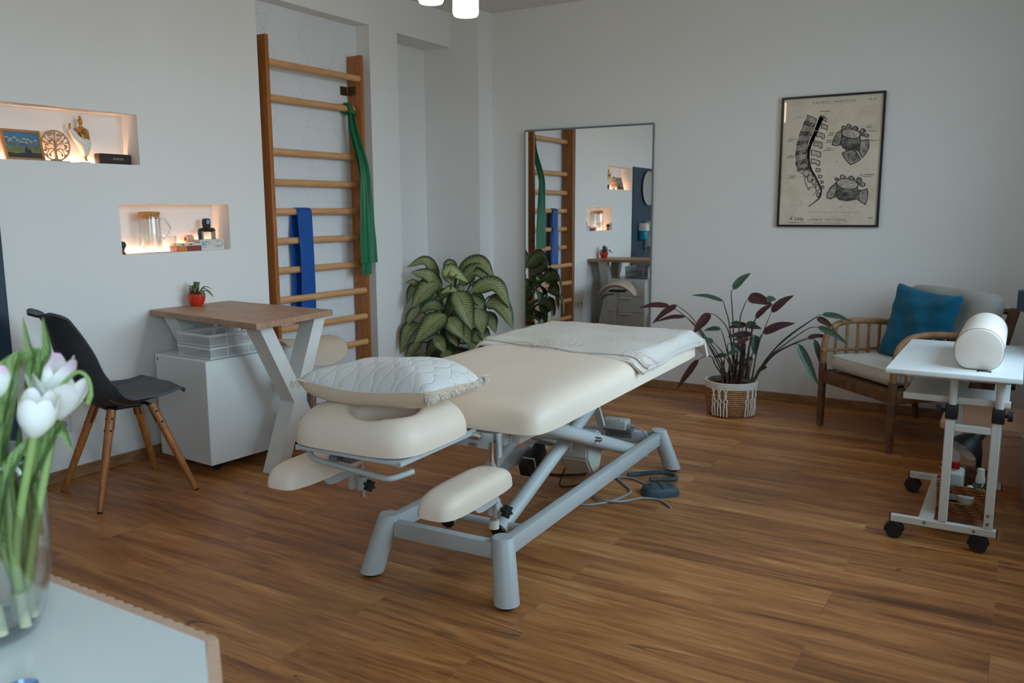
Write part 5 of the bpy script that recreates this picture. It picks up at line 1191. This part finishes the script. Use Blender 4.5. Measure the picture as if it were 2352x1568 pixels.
g = G(); g.lathe([(.0, .063), (.044, .063), (.045, .068), (.03, .078), (.010, .082), (.007, .087), (.013, .094), (.013, .100), (.006, .106), (0, .107)], 30); g.obj('lid', M['opal'], JR, 50)
JR['label'] = 'white lidded jar with round knob at the basket front'
TRY = thing('acrylic_tray', 'clear acrylic holder standing at the back of wicker basket', 'tray', (-.14, 3.700, Z0))
g = G(); g.box((0, 0, .06), (.115, .003, .12)); g.box((-.056, -.012, .05), (.003, .024, .10)); g.box((.056, -.012, .05), (.003, .024, .10)); g.box((0, -.012, .002), (.115, .024, .003)); g.obj('panel', M['acryl'], TRY)
g = G(); g.tube([(-.058, 0, .085), (-.060, 0, .121), (.060, 0, .121), (.058, 0, .085)], .0016, 6); g.obj('dark_edge', M['black'], TRY)
# dark shelf board on the window side and grey pail, both cut by the frame
g = G(); g.prism([(-.018, 4.30), (.20, 3.70), (.44, 3.70), (.44, 4.62), (.10, 4.62)], .775, .865); bmesh.ops.bevel(g.b, geom=list(g.b.edges), offset=.004, segments=1, affect='EDGES')
tag(g.obj('corner_shelf', M['slate'], smooth=False), 'dark slate-blue corner shelf jutting in at the right edge', 'shelf')
PB = thing('waste_bin', 'light grey round waste bin at right edge beside peach box', 'bin', (.165, 3.92, 0))
g = G(); g.lathe([(0, 0), (.095, 0), (.105, .01), (.122, .20), (.126, .30), (.128, .31), (.122, .312), (.118, .30), (.10, .02), (0, .015)], 36); g.obj('body', M['pbin'], PB, 50)
# ================================================================== FOREGROUND TABLE with tulips
FT = thing('side_counter', 'white glass-topped counter with scalloped pale wood edge in the foreground', 'counter', (-.748, .5735, 0))
TZ = .748
inner = [(0, 0), (.085, -.0655), (.085, -.62), (-.75, -.62), (-.75, 0)]
g = G(); g.prism(inner, TZ-.008, TZ); bmesh.ops.bevel(g.b, geom=list(g.b.edges), offset=.0015, segments=1, affect='EDGES'); g.obj('glass_top', M['tabletop'], FT, 20)
g = G()
# scalloped rim on the far edge, straight mitred rim on the chamfer
n = 40
ou = []
for k in range(n*6+1):
    t = k/(n*6); x = .001-.751*t; ou.append((x, .0145+.0030*abs(math.sin(PI*n*t)), TZ-.004))
A_ = [g.V((max(-.75, min(0.0, p[0])), -.0005, TZ-.001)) for p in ou]; B2 = [g.V(p) for p in ou]; C2 = [g.V((p[0], p[1], TZ-.026)) for p in ou]; D2 = [g.V((max(-.75, min(0., p[0])), -.0005, TZ-.026)) for p in ou]
for k in range(len(ou)-1):
    g.f([A_[k], A_[k+1], B2[k+1], B2[k]]); g.f([B2[k], B2[k+1], C2[k+1], C2[k]]); g.f([C2[k], C2[k+1], D2[k+1], D2[k]])
r2 = [(.0005, 0, TZ-.001), (.002, .0150, TZ-.004), (.0965, -.0575, TZ-.004), (.0855, -.066, TZ-.001)]
for P4 in (r2, [(.0855, -.066, TZ-.001), (.0965, -.0575, TZ-.004), (.0965, -.62, TZ-.004), (.0855, -.62, TZ-.001)]):
    tp = [g.V(p) for p in P4]; bt_ = [g.V((p[0], p[1], TZ-.026)) for p in P4]
    g.f(tp); g.f(bt_[::-1])
    for k in range(4): g.f([tp[k], bt_[k], bt_[(k+1) % 4], tp[(k+1) % 4]])
g.obj('edge_trim', M['pinkwood'], FT, 30)
g = G(); g.prism([(x*.97-.012, y*.97-.012) for x, y in inner], .06, TZ-.0085); g.obj('carcass', M['white'], FT, 30)
g = G(); g.prism([(x*.92-.03, y*.92-.03) for x, y in inner], 0, .06); g.obj('plinth', M['black'], FT, 30)
VX, VY, VZ = -.974, .455, TZ
VS = thing('glass_vase', 'tall clear glass vase holding tulips on the white counter', 'vase', (VX, VY, VZ))
g = G(); g.lathe([(0, .0), (.042, .0), (.054, .006), (.064, .03), (.0715, .07), (.074, .11), (.0738, .15), (.0715, .19), (.070, .205), (.0688, .206), (.0703, .19), (.0725, .15), (.0726, .11), (.070, .07), (.062, .034), (.050, .014), (0, .012)], 48, cap=False); g.obj('glass_body', M['glass'], VS, 60)
g = G(); g.tube([(.0694*math.cos(2*PI*k/48), .0694*math.sin(2*PI*k/48), .2055) for k in range(48)], .0013, 6, closed=True); g.obj('rim', plain('glass_rim', (176, 200, 196), .1), VS)
g = G(); g.lathe([(0, .013), (.047, .015), (.059, .035), (.0655, .062), (0, .0622)], 36, cap=False); g.obj('water', M['water'], VS, 60)
g = G(); g.lathe([(.0, .0035), (.040, .0035), (.050, .009), (.050, .0095), (0, .0095)], 36, cap=False); g.obj('thick_base', plain('glass_base_tint', (96, 108, 98), .1), VS)
def tulip(label, foot, head, size, mat, opened, lean, nleaf=1, seed=0):
    rr = random.Random(seed)
    t = thing('tulip', label, 'tulip', (VX, VY, VZ), 0, 'tulips in the glass vase')
    f0, h0 = Vector(foot), Vector(head); mid = (f0+h0)/2+Vector((lean[0], lean[1], 0))
    g = G(); pth = bez([f0, mid, h0], 10); g.tube(pth, .0046, 10); sm = g.obj('stem', M['tulstem'], t)
    g = G(); g.tube([pth[0], pth[0].lerp(pth[3], 1.)], .0052, 10); g.obj('stem_end', M['tulend'], sm)
    ax = (pth[-1]-pth[-3]).normalized(); x_ = ax.cross(Vector((0, 1, .3))).normalized(); y_ = ax.cross(x_)
    for k in range(6):
        a = 2*PI*k/6+seed*.7+(.26 if k % 2 else 0); r_ = x_*math.cos(a)+y_*math.sin(a); op = opened*(1.15 if k % 2 else .85)*rr.uniform(.8, 1.2)
        def pf(u, v, r_=r_, op=op, a=a):
            kx = (v-.5)*2; L_ = size*1.5; tan = ax.cross(r_)
            rad = size*(.10+.50*math.sin(min(1, u*1.3)*PI/2)**.8)*(1-.42*(1-op)*max(0, u-.35)/.65)+size*op*.45*u*u
            wd = size*.52*math.sin(PI*min(.97, max(.04, u*.86+.10)))**.7
            ang = kx*wd/max(rad, .004)*.85
            return h0+ax*(u*L_*(1-.18*op*u))+(r_*math.cos(ang)+tan*math.sin(ang))*rad*(1 if k_ % 2 else .93)
        k_ = k
        g = G(); g.sheet(pf, 12, 8, .0009); g.obj('petal', mat, t, 80)
    return t
def tleaf(t, pts, w_, up=(.2, -1, .2)):
    g = G(); leafmesh(g, bez(pts, 8), w_, up, .5, (.8, .7), 18, 6, .02); g.obj('leaf', M['tulipleaf'], t, 80)
# camera-right direction at the vase is about (.856,-.52)
def vp(r, z, d=0.): return (.855*r-.519*d, .519*r+.855*d, z)
E1 = vp
t1 = tulip('white closed tulip lowest in the vase, facing camera', E1(.030, .016, .01), E1(.092, .238, -.03), .034, M['petal'], .22, (.004, -.01), 1, 1)
t2 = tulip('wide open white tulip leaning out furthest right', E1(.042, .016, .0), E1(.088, .243, .02), .038, M['petal'], .75, (.006, -.006), 1, 2)
t3 = tulip('pink-tinged open white tulip above the other blooms', E1(.02, .016, .03), E1(.062, .258, .05), .040, M['petalp'], .55, (.004, .0), 1, 3)
t4 = tulip('lilac-tinged tulip at the left frame edge', E1(-.01, .016, .0), E1(.036, .270, .0), .030, M['petalp'], .15, (-.004, 0), 1, 4)
t5 = tulip('white tulip hidden among leaves at the back of vase', E1(-.035, .016, -.02), E1(-.09, .27, .01), .036, M['petal'], .3, (-.02, 0), 1, 5)
tleaf(t1, [E1(.015, .10, -.0), E1(.035, .20, -.005), E1(.056, .275, -.005), E1(.068, .325, .0)], .082)
tleaf(t1, [E1(.032, .12, -.05), E1(.045, .19, -.062), E1(.060, .222, -.068), E1(.078, .214, -.075), E1(.072, .168, -.072)], .046, (.3, -1, -.3))
tleaf(t2, [E1(.045, .13, .0), E1(.078, .20, .0), E1(.100, .236, .0), E1(.114, .240, -.01), E1(.122, .215, -.01)], .024)
tleaf(t2, [E1(.040, .11, -.03), E1(.062, .19, -.035), E1(.086, .238, -.02)], .026)
tleaf(t3, [E1(.02, .12, .02), E1(.030, .24, .02), E1(.048, .30, .02), E1(.080, .325, .02)], .034)
tleaf(t3, [E1(.05, .22, .04), E1(.072, .30, .03), E1(.084, .32, .03), E1(.080, .358, .03)], .022)
tleaf(t3, [E1(.05, .25, .03), E1(.070, .31, .02), E1(.068, .33, .02), E1(.064, .360, .02)], .014)
tleaf(t4, [E1(.0, .10, -.04), E1(.015, .20, -.05), E1(.028, .28, -.05), E1(.040, .33, -.04)], .042)
tleaf(t4, [E1(.02, .12, -.06), E1(.028, .18, -.065), E1(.034, .24, -.06)], .032)
tleaf(t5, [E1(-.03, .12, .0), E1(-.05, .22, .0), E1(-.04, .32, .0)], .04)
g = G(); g.tube(bez([E1(.070, .26, .04), E1(.094, .284, .04), E1(.108, .294, .04), E1(.118, .288, .04), E1(.121, .272, .04), E1(.116, .258, .04)], 7), [.0022]*30+[.0032]*6, 8); g.obj('curled_leaf', M['tulstem'], t3)
for k, (foot, mid, top_) in enumerate(((E1(.052, .016, -.01), E1(.050, .10, -.015), E1(.050, .21, -.01)), (E1(.0, .016, -.035), E1(.022, .10, -.035), E1(.040, .2, -.03)), (E1(.026, .016, -.04), E1(.030, .1, -.035), E1(.036, .21, -.025)), (E1(.040, .016, .02), E1(.044, .1, .02), E1(.05, .2, .02)), (E1(.038, .016, -.030), E1(.034, .09, -.035), E1(.044, .20, -.04)), (E1(.012, .016, -.046), E1(.022, .09, -.045), E1(.030, .19, -.04)), (E1(.050, .018, .010), E1(.036, .09, -.005), E1(.030, .20, -.015)), (E1(.022, .016, -.046), E1(.040, .10, -.040), E1(.060, .21, -.03)))):
    t = thing('tulip', 'bare green tulip stalk standing in the glass vase', 'tulip', (VX, VY, VZ), 0, 'bare stalks in the glass vase')
    g = G(); pth = bez([foot, mid, top_], 8); g.tube(pth, .0055, 10); sm = g.obj('stem', M['tulstem'], t)
    g = G(); g.tube([pth[0], pth[4]], .0062, 10); g.obj('stem_end', M['tulend'], sm)
    tleaf(t, [mid, [(a+b_)/2 for a, b_ in zip(mid, top_)], [top_[0], top_[1], top_[2]+.04]], .030)
g = G(); g.lathe([(0, 0), (.008, 0), (.012, .004), (.015, .010), (.014, .0105), (.011, .005), (0, .003)], 30)
DI = tag(g.obj('glass_dish', plain('iridescent_dish', (110, 140, 170), .15, .2, var=.4, vs=60), loc=(-.815, .408, TZ)), 'small blue and gold dish at lower left on the counter', 'dish')
# ================================================================== NICHE DISPLAYS
def led(name, y0, y1, z, x, label):
    g = G(); g.box((x, (y0+y1)/2, z), (.006, y1-y0-.02, .006)); return tag(g.obj(name, M['led']), label, 'light strip', 'light strips in the wall niches')
led('light_strip', N1[0], N1[1], N1[2]+.0035, LW-.114, 'warm light strip along the bottom of upper wall niche')
led('light_strip', N2[0], N2[1], N2[2]+.0035, LW-.129, 'warm light strip along the bottom of lower wall niche')
g = G(); s_ = 0
PF = thing('photo_frame', 'wooden framed mountain photo leaning in the upper wall niche', 'photo frame', (-3.765, 2.122, N1[2]), 0, rot=(0, math.radians(-14), 0))
fw, fh = .172, .137
g = G()
for s_ in (-1, 1): g.box((0, s_*(fw/2-.006), fh/2), (.014, .012, fh), bev=.001, seg=1); g.box((0, 0, fh/2+s_*(fh/2-.006)), (.0139, fw-.024, .012), bev=.001, seg=1)
g.obj('frame', M['woodframe'], PF, 30)
def pic(name, polys, parent, mats):
    g = G()
    for k, (mi, pts) in enumerate(polys):
        g.mi = mi; g.f([g.V((.0030+.00008*k, (a-.5)*(fw-.024), .012+b_*(fh-.024))) for a, b_ in pts])
    return g.obj(name, mats, parent, smooth=False)
pm = [plain('photo_sky', (60, 122, 160), .4, var=.2, vs=20), plain('photo_rock', (84, 108, 128), .4, var=.5, vs=90), plain('photo_snow', (172, 178, 176), .4), plain('photo_meadow', (104, 118, 76), .4, var=.35, vs=50), plain('photo_forest', (34, 46, 34), .4, var=.3, vs=60), plain('photo_navy', (18, 30, 62), .4)]
polys = [(0, [(0, 0), (1, 0), (1, 1), (0, 1)]), (1, [(0, .45), (1, .42), (1, .68), (.88, .80), (.78, .72), (.62, .84), (.45, .74), (.30, .88), (.15, .80), (0, .90)])]
for (a, b_) in ((.05, .80), (.16, .74), (.28, .80), (.36, .70), (.55, .76), (.66, .74), (.75, .66), (.88, .72), (.12, .66), (.46, .64), (.6, .62)):
    polys.append((2, [(a-.05, b_-.01), (a+.02, b_-.05), (a+.09, b_-.04), (a+.02, b_+.035)]))
polys += [(3, [(0, .10), (1, .10), (1, .44), (.7, .46), (.5, .40), (.25, .48), (0, .42)]), (4, [(0, 0), (1, 0), (1, .20), (.6, .22), (.3, .16), (0, .2)]),
          (5, [(.53, .02), (.63, .02), (.635, .28), (.60, .38), (.55, .38), (.52, .28)]), (5, [(.63, .02), (.71, .02), (.715, .24), (.69, .32), (.65, .32), (.63, .24)]),
          (4, [(.56, .38), (.60, .38), (.60, .45), (.56, .45)]), (4, [(.655, .32), (.69, .32), (.69, .38), (.655, .38)])]
pic('photo', polys, PF, pm)
# tree of life disc
TL = thing('tree_ornament', 'round plywood tree cut-out ornament in the upper wall niche', 'ornament', (-3.785, 2.272, N1[2]))
g = G(); g.box((0, 0, .004), (.026, .118, .008), bev=.001, seg=1); g.obj('base', M['tree'], TL)
g = G(); R_ = .066; cz = .008+R_
ring = [(0, R_*math.cos(2*PI*k/48), cz+R_*math.sin(2*PI*k/48)) for k in range(48)]
g.tube(ring, .0036, 8, closed=True, flat=(1., 1.)); g.obj('ring', M['tree'], TL)
g = G()
def br(p, w0, w1): g.tube(bez([(0, a, b_) for a, b_ in p], 6), [w0+(w1-w0)*k/((len(p)-1)*6) for k in range((len(p)-1)*6+1)], 8)
br([(0, .006), (-.001, .030), (-.003, .055), (.0, .075), (-.002, .105), (.001, .128)], .0085, .002)
for sg in (-1, 1):
    br([(.0, .01), (sg*.010, .012), (sg*.026, .010)], .006, .003)
    br([(-.002, .045), (sg*.014, .060), (sg*.034, .058), (sg*.052, .052)], .004, .0015)
    br([(-.002, .060), (sg*.012, .080), (sg*.036, .084), (sg*.054, .088)], .004, .0015)
    br([(-.001, .075), (sg*.010, .098), (sg*.026, .108), (sg*.036, .122)], .0036, .0014)
    br([(sg*.030, .058), (sg*.038, .042), (sg*.044, .034)], .0025, .0012); br([(sg*.02, .081), (sg*.034, .100), (sg*.046, .108)], .0026, .0012)
    br([(sg*.012, .052), (sg*.024, .042), (sg*.028, .036)], .0026, .0012)
g.obj('trunk', M['tree'], TL)
lf_pts = []
for sg in (-1, 1):
    lf_pts += [(sg*.052, .052, sg*.3), (sg*.046, .064, sg*.9), (sg*.044, .034, -sg*2.2+(PI if sg < 0 else 0)), (sg*.054, .09, sg*.4), (sg*.044, .076, -sg*.2), (sg*.036, .122, 1.57-sg*.5), (sg*.046, .109, 1.57-sg*.9), (sg*.024, .118, 1.57), (sg*.028, .036, -1.57), (sg*.016, .098, 1.57+sg*.3), (sg*.03, .094, sg*.2)]
lf_pts += [(0, .128, 1.57), (-.012, .124, 1.9), (.012, .118, 1.2)]
for (y, z, a) in lf_pts:
    c, s_ = math.cos(a), math.sin(a); pts = []
    g = G()
    for k in range(12):
        t = 2*PI*k/12; X, Y = .0085*math.cos(t)+.004, .0046*math.sin(t)*(1-.35*math.cos(t)); pts.append((y+X*c-Y*s_, z+X*s_+Y*c))
    g.prism(pts, -.002, .002, Matrix(((0, 0, 1, 0), (1, 0, 0, 0), (0, 1, 0, 0), (0, 0, 0, 1)))); g.obj('leaf', M['tree'], TL, 30)
# dancer figurine
FG = thing('figurine', 'dancer figurine with white trousers and raised leg in upper niche', 'figurine', (-3.788, 2.403, N1[2]))
def skin(name, verts, edges, mat, parent, sub=2):
    me = bpy.data.meshes.new(name); me.from_pydata([v[:3] for v in verts], edges, []); o = bpy.data.objects.new(name, me); COL.objects.link(o)
    m_ = o.modifiers.new('skin', 'SKIN'); 
    for k, v in enumerate(verts):
        s_ = me.skin_vertices[0].data[k]; s_.radius = (v[3], v[4] if len(v) > 4 else v[3]); s_.use_root = (k == 0)
    m_.use_smooth_shade = True
    q = o.modifiers.new('sub', 'SUBSURF'); q.levels = sub; q.render_levels = sub
    me.materials.append(mat); o.parent = parent; return o
V_ = [(0, .012, .112, .021, .025), (0, .008, .135, .016, .019), (0, .004, .152, .016, .022), (0, .0, .165, .006, .008), (0, -.001, .175, .0055), (0, -.001, .190, .012, .0115), (0, -.002, .199, .009),
      (0, -.024, .158, .0050), (.004, -.038, .150, .0042), (.006, -.050, .146, .0036), (0, .028, .156, .0058), (-.004, .036, .135, .0050), (-.006, .040, .112, .0040), (0, .042, .094, .003),
      (0, .012, .080, .021), (0, .010, .050, .013), (0, .009, .022, .007), (.010, .013, .012, .005),
      (0, -.012, .094, .019), (0, -.030, .118, .013), (0, -.050, .150, .008), (0, -.056, .164, .006), (.001, -.052, .182, .0045)]
E_ = [(0, 1), (1, 2), (2, 3), (3, 4), (4, 5), (5, 6), (2, 7), (7, 8), (8, 9), (2, 10), (10, 11), (11, 12), (12, 13), (0, 14), (14, 15), (15, 16), (16, 17), (0, 18), (18, 19), (19, 20), (20, 21), (21, 22)]
skin('body', V_, E_, M['gold'], FG)
TV = [(0, .012, .118, .027, .032), (0, .012, .100, .030, .036), (0, .014, .080, .027, .030), (0, .012, .050, .018), (0, .010, .026, .0095), (0, -.012, .096, .026), (0, -.030, .119, .019), (0, -.049, .148, .0115), (0, -.054, .158, .0085)]
skin('trousers', TV, [(0, 1), (1, 2), (2, 3), (3, 4), (1, 5), (5, 6), (6, 7), (7, 8)], plain('white_speckled_glaze', (226, 224, 218), .4, var=.08, vs=120), FG)
TP = [(0, .006, .138, .019, .024), (.005, .006, .146, .020, .0255), (0, .003, .152, .014, .019)]
skin('glitter_top', TP, [(0, 1), (1, 2)], M['sparkle'], FG)
g = G(); t_ = bmesh.new(); bmesh.ops.create_uvsphere(t_, u_segments=16, v_segments=10, radius=.0115); g.add(t_, Matrix.Translation((-.002, -.001, .194)))
t_ = bmesh.new(); bmesh.ops.create_uvsphere(t_, u_segments=12, v_segments=8, radius=.006); g.add(t_, Matrix.Translation((-.001, -.002, .210)) @ Matrix.Diagonal((1, 1, 1.3, 1))); g.obj('hair', M['gold'], FG)
g = G(); g.pad(.05, .075, lambda m, x, y: .008*(1-m**6)**.4, 14, 3.); g.obj('plinth', plain('cream_plinth', (220, 204, 184), .5), FG)
SPK = thing('speaker', 'small black box speaker with white lettering in upper niche', 'speaker', (-3.775, 2.545, N1[2]))
g = G(); g.box((0, 0, .0255), (.05, .165, .050), bev=.007, seg=3); g.obj('grille', M['speaker'], SPK, 50)
g = G(); text_into(g, 'ANKER', .0165, Matrix.Translation((.0256, .01, .026)) @ Matrix(((0, 0, 1, 0), (1, 0, 0, 0), (0, 1, 0, 0), (0, 0, 0, 1))), space=1.1); g.obj('lettering', M['pbin'], SPK, smooth=False)
# lower niche
z0 = N2[2]
CF = thing('water_carafe', 'glass water carafe with cork lid in the lower wall niche', 'carafe', (-3.765, 2.712, z0))
g = G(); g.lathe([(0, 0), (.050, 0), (.054, .004), (.052, .10), (.050, .178), (.048, .178), (.050, .10), (.051, .008), (0, .006)], 40, cap=False); g.obj('glass_body', M['glass'], CF, 60)
g = G(); g.lathe([(0, .168), (.0475, .168), (.0475, .188), (.052, .190), (.053, .196), (.048, .203), (0, .205)], 36); g.obj('cork_lid', M['cork'], CF, 40)
g = G(); g.tube(bez([(.02, .050, .168), (.024, .072, .160), (.028, .092, .130), (.028, .096, .112), (.024, .080, .082), (.02, .052, .064)], 7), .0042, 10); g.obj('handle', M['chrome'], CF)
TG = thing('drinking_glass', 'empty drinking glass beside the carafe in lower niche', 'glass', (-3.745, 2.795, z0))
g = G(); g.lathe([(0, 0), (.032, 0), (.040, .012), (.043, .05), (.044, .082), (.0425, .082), (.041, .05), (.037, .014), (0, .010)], 36, cap=False); g.obj('glass_body', M['glass'], TG, 60)
def carton(label, y0, y1, x0, x1, za, zb, parts):
    t = thing('carton', label, 'box', ((x0+x1)/2, (y0+y1)/2, za), 0, 'cartons in the lower niche')
    g = G(); g.box((0, 0, (zb-za)/2), (x1-x0, y1-y0, zb-za), bev=.001, seg=1); g.obj('box', parts[0], t, 30)
    return t
t = carton('flat red and orange carton in the lower niche', 2.845, 2.985, -3.80, -3.725, z0, z0+.027, [M['brick']])
g = G(); g.box((.0378, -.046, .0135), (.001, .048, .026)); g.obj('orange_panel', M['orange'], t)
t = carton('pale flat carton with red print on the red carton', 2.848, 2.982, -3.80, -3.724, z0+.0272, z0+.040, [M['label']])
g = G(); g.box((.0385, -.045, .007), (.0008, .014, .007)); g.box((.0385, .002, .007), (.0008, .022, .006)); g.obj('red_print', M['brick'], t)
t = carton('white carton with fine print under the stamp', 2.987, 3.142, -3.81, -3.735, z0, z0+.056, [M['label']])
g = G(); g.box((.0378, -.060, .034), (.0006, .016, .024)); g.obj('blue_print', M['lblue'], t)
g = G()
for y, z, w_ in ((-.03, .045, .03), (.04, .046, .035), (-.02, .033, .02), (.04, .022, .045), (.04, .016, .04), (-.055, .014, .03)): g.box((.0378, y, z), (.0006, w_, .0022))
g.obj('grey_print', M['inkt'], t)
g = G()
for y in (-.043, .066): g.box((.0378, y, .032), (.0006, .003, .028))
g.obj('red_print', M['brick'], t)
STP = thing('self_inking_stamp', 'black and white self-inking stamp standing on white carton', 'stamp', (-3.772, 3.062, z0+.0562))
g = G()
g.tube(bez([(0, -.046, .0), (0, -.046, .040), (0, -.040, .048), (0, 0, .051), (0, .040, .048), (0, .046, .040), (0, .046, 0)], 5), .008, 8, flat=(1.4, .6)); g.obj('frame', M['black'], STP)
g = G()
for s_ in (-1, 1): g.box((.004, s_*.038, .022), (.03, .006, .042), bev=.002)
g.obj('side_plate', M['pbin'], STP)
g = G(); g.prism([(-.010, .05), (.010, .05), (.012, .066), (.020, .084), (.019, .104), (.012, .110), (-.012, .110), (-.019, .104), (-.020, .084), (-.012, .066)], -.014, .014, Matrix(((0, 0, 1, 0), (1, 0, 0, 0), (0, 1, 0, 0), (0, 0, 0, 1))))
bmesh.ops.bevel(g.b, geom=list(g.b.edges), offset=.003, segments=2, affect='EDGES'); hd = g.obj('grip', M['black'], STP, 40)
g = G(); g.box((.0148, 0, .092), (.001, .020, .022), bev=.0003, seg=1); g.obj('clear_window', M['lblue'], hd)
RO = thing('adhesive_tape_roll', 'beige paper roll lying behind the white carton', 'roll', (-3.80, 2.965, z0+.0405))
g = G(); g.lathe([(.012, -.02), (.020, -.02), (.020, .02), (.012, .02), (.012, -.02)], 24, Matrix.Translation((0, 0, .0205)) @ Matrix.Rotation(PI/2, 4, 'X'), cap=False); g.obj('roll', M['peach'], RO); RO.name = 'paper_roll'
BR = thing('ornament', 'brown and dark turned ornament at left end of lower niche', 'ornament', (-3.735, 2.508+.022, z0))
g = G(); g.lathe([(0, 0), (.020, 0), (.016, .006), (.010, .016), (.012, .024), (.017, .034), (0, .036)], 24); g.obj('foot', plain('brown_glaze', (130, 84, 54), .3), BR)
g = G(); g.lathe([(0, .034), (.0175, .035), (.020, .045), (.016, .058), (0, .064)], 24); g.obj('cup', M['black'], BR)
# ================================================================== THINGS ON THE DARK PANEL (seen in the mirror)
WM = thing('round_mirror', 'round wall mirror on the dark slate panel, seen in reflection', 'mirror', (LW+.012, 1.50, 1.475))
RYm = Matrix.Rotation(PI/2, 4, 'Y')
g = G(); g.lathe([(.0, .004), (.20, .004), (.20, .016), (0, .0161)], 64, RYm); g.obj('frame', M['black'], WM, 30)
g = G(); g.lathe([(.0, .0165), (.194, .0165), (.194, .018), (0, .018)], 64, RYm); g.obj('glass', M['mirror'], WM, 30)
SD = thing('soap_dispenser', 'white wall soap dispenser with blue liquid on the slate panel', 'dispenser', (LW+.012, 1.725, .89))
g = G(); g.box((.05, 0, .145), (.10, .10, .09), bev=.01, seg=3); g.box((.10, 0, .18), (.07, .03, .012), bev=.004); g.obj('housing', M['whitemat'], SD, 50)
g = G(); g.box((.047, 0, .05), (.085, .092, .10), bev=.012, seg=3); g.obj('bottle', M['bluebottle'], SD, 50)
PT = thing('towel_dispenser', 'patterned white towel dispenser on the slate panel, seen in mirror', 'dispenser', (LW+.012, 1.50, .77))
g = G(); g.box((.055, 0, .17), (.11, .16, .32), bev=.01); g.obj('housing', plain('printed_white', (196, 200, 196), .5, var=.35, vs=14), PT, 50)
# sockets
def socket(loc, rzz, label):
    t = thing('wall_socket', label, 'socket', loc, rzz); g = G(); g.box((.005, 0, 0), (.010, .082, .082), bev=.003); g.obj('plate', M['whitemat'], t)
    g = G(); g.lathe([(.019, .0102), (.019, .0112), (.016, .0112), (.015, .0100)], 24, RYm); g.obj('outlet', M['pbin'], t); return t
socket((LW, 2.14, .262), 0, 'white wall socket behind the charcoal chair'); socket((-3.81, 4.035, .40), 0, 'white wall socket between the wall bars')
socket((LW, 3.27, .31), 0, 'white wall socket beside the wall bars, seen in mirror'); socket((LW, 3.352, .31), 0, 'white wall socket next to the niche edge, seen in mirror')
# ================================================================== CEILING LAMP
CL = thing('ceiling_lamp', 'ceiling lamp with lit white cylinder shades at top of picture', 'lamp', (-2.065, 2.92, CE))
g = G(); g.lathe([(0, 0), (.07, 0), (.07, -.025), (0, -.026)], 32); g.obj('canopy', M['chrome'], CL)
for (dx, zb, ht) in ((.085, 1.984, .165), (-.085, 2.054, .165)):
    g = G(); g.lathe([(0, zb-CE+.0), (.046, zb-CE), (.0515, zb-CE+.010), (.0515, zb-CE+ht), (.044, zb-CE+ht+.006), (0, zb-CE+ht+.006)], 40, Matrix.Translation((dx, 0, 0))); sh = g.obj('shade', M['shade'], CL, 50)
    g = G(); g.tube(bez([(dx, 0, zb-CE+ht), (dx, 0, -.2), (dx*.7, 0, -.08), (dx*.35, 0, -.02)], 6), .004, 8); g.tube([(dx, 0, zb-CE+ht), (dx, 0, zb-CE+ht+.05)], .018, 14); g.obj('cord', M['chrome'], sh)
# ================================================================== CAMERA
cam = bpy.data.cameras.new('camera'); co = bpy.data.objects.new('camera', cam); COL.objects.link(co)
yaw, pit, rol = CAMP
f_ = Vector((math.sin(yaw)*math.cos(pit), math.cos(yaw)*math.cos(pit), -math.sin(pit))); r_ = Vector((math.cos(yaw), -math.sin(yaw), 0)); u_ = r_.cross(f_)
r2 = r_*math.cos(rol)+u_*math.sin(rol); u2 = -r_*math.sin(rol)+u_*math.cos(rol)
mw = Matrix((r2, u2, -f_)).transposed().to_4x4(); mw.translation = (0, 0, 1.22); co.matrix_world = mw
cam.sensor_width = 36; cam.lens = CAMF*36/2352; cam.clip_start = .05
cam.dof.use_dof = True; cam.dof.focus_distance = 3.0; cam.dof.aperture_fstop = 6.3
SC.camera = co
vs = SC.view_settings; vs.view_transform = 'Standard'; vs.look = 'None'; vs.exposure = EXPO; vs.gamma = 1; vs.use_curve_mapping = False
cy = SC.cycles; cy.max_bounces = 8; cy.diffuse_bounces = 5; cy.glossy_bounces = 4; cy.transparent_max_bounces = 24; cy.caustics_reflective = False; cy.caustics_refractive = False; cy.use_denoising = True; cy.sample_clamp_indirect = 6.
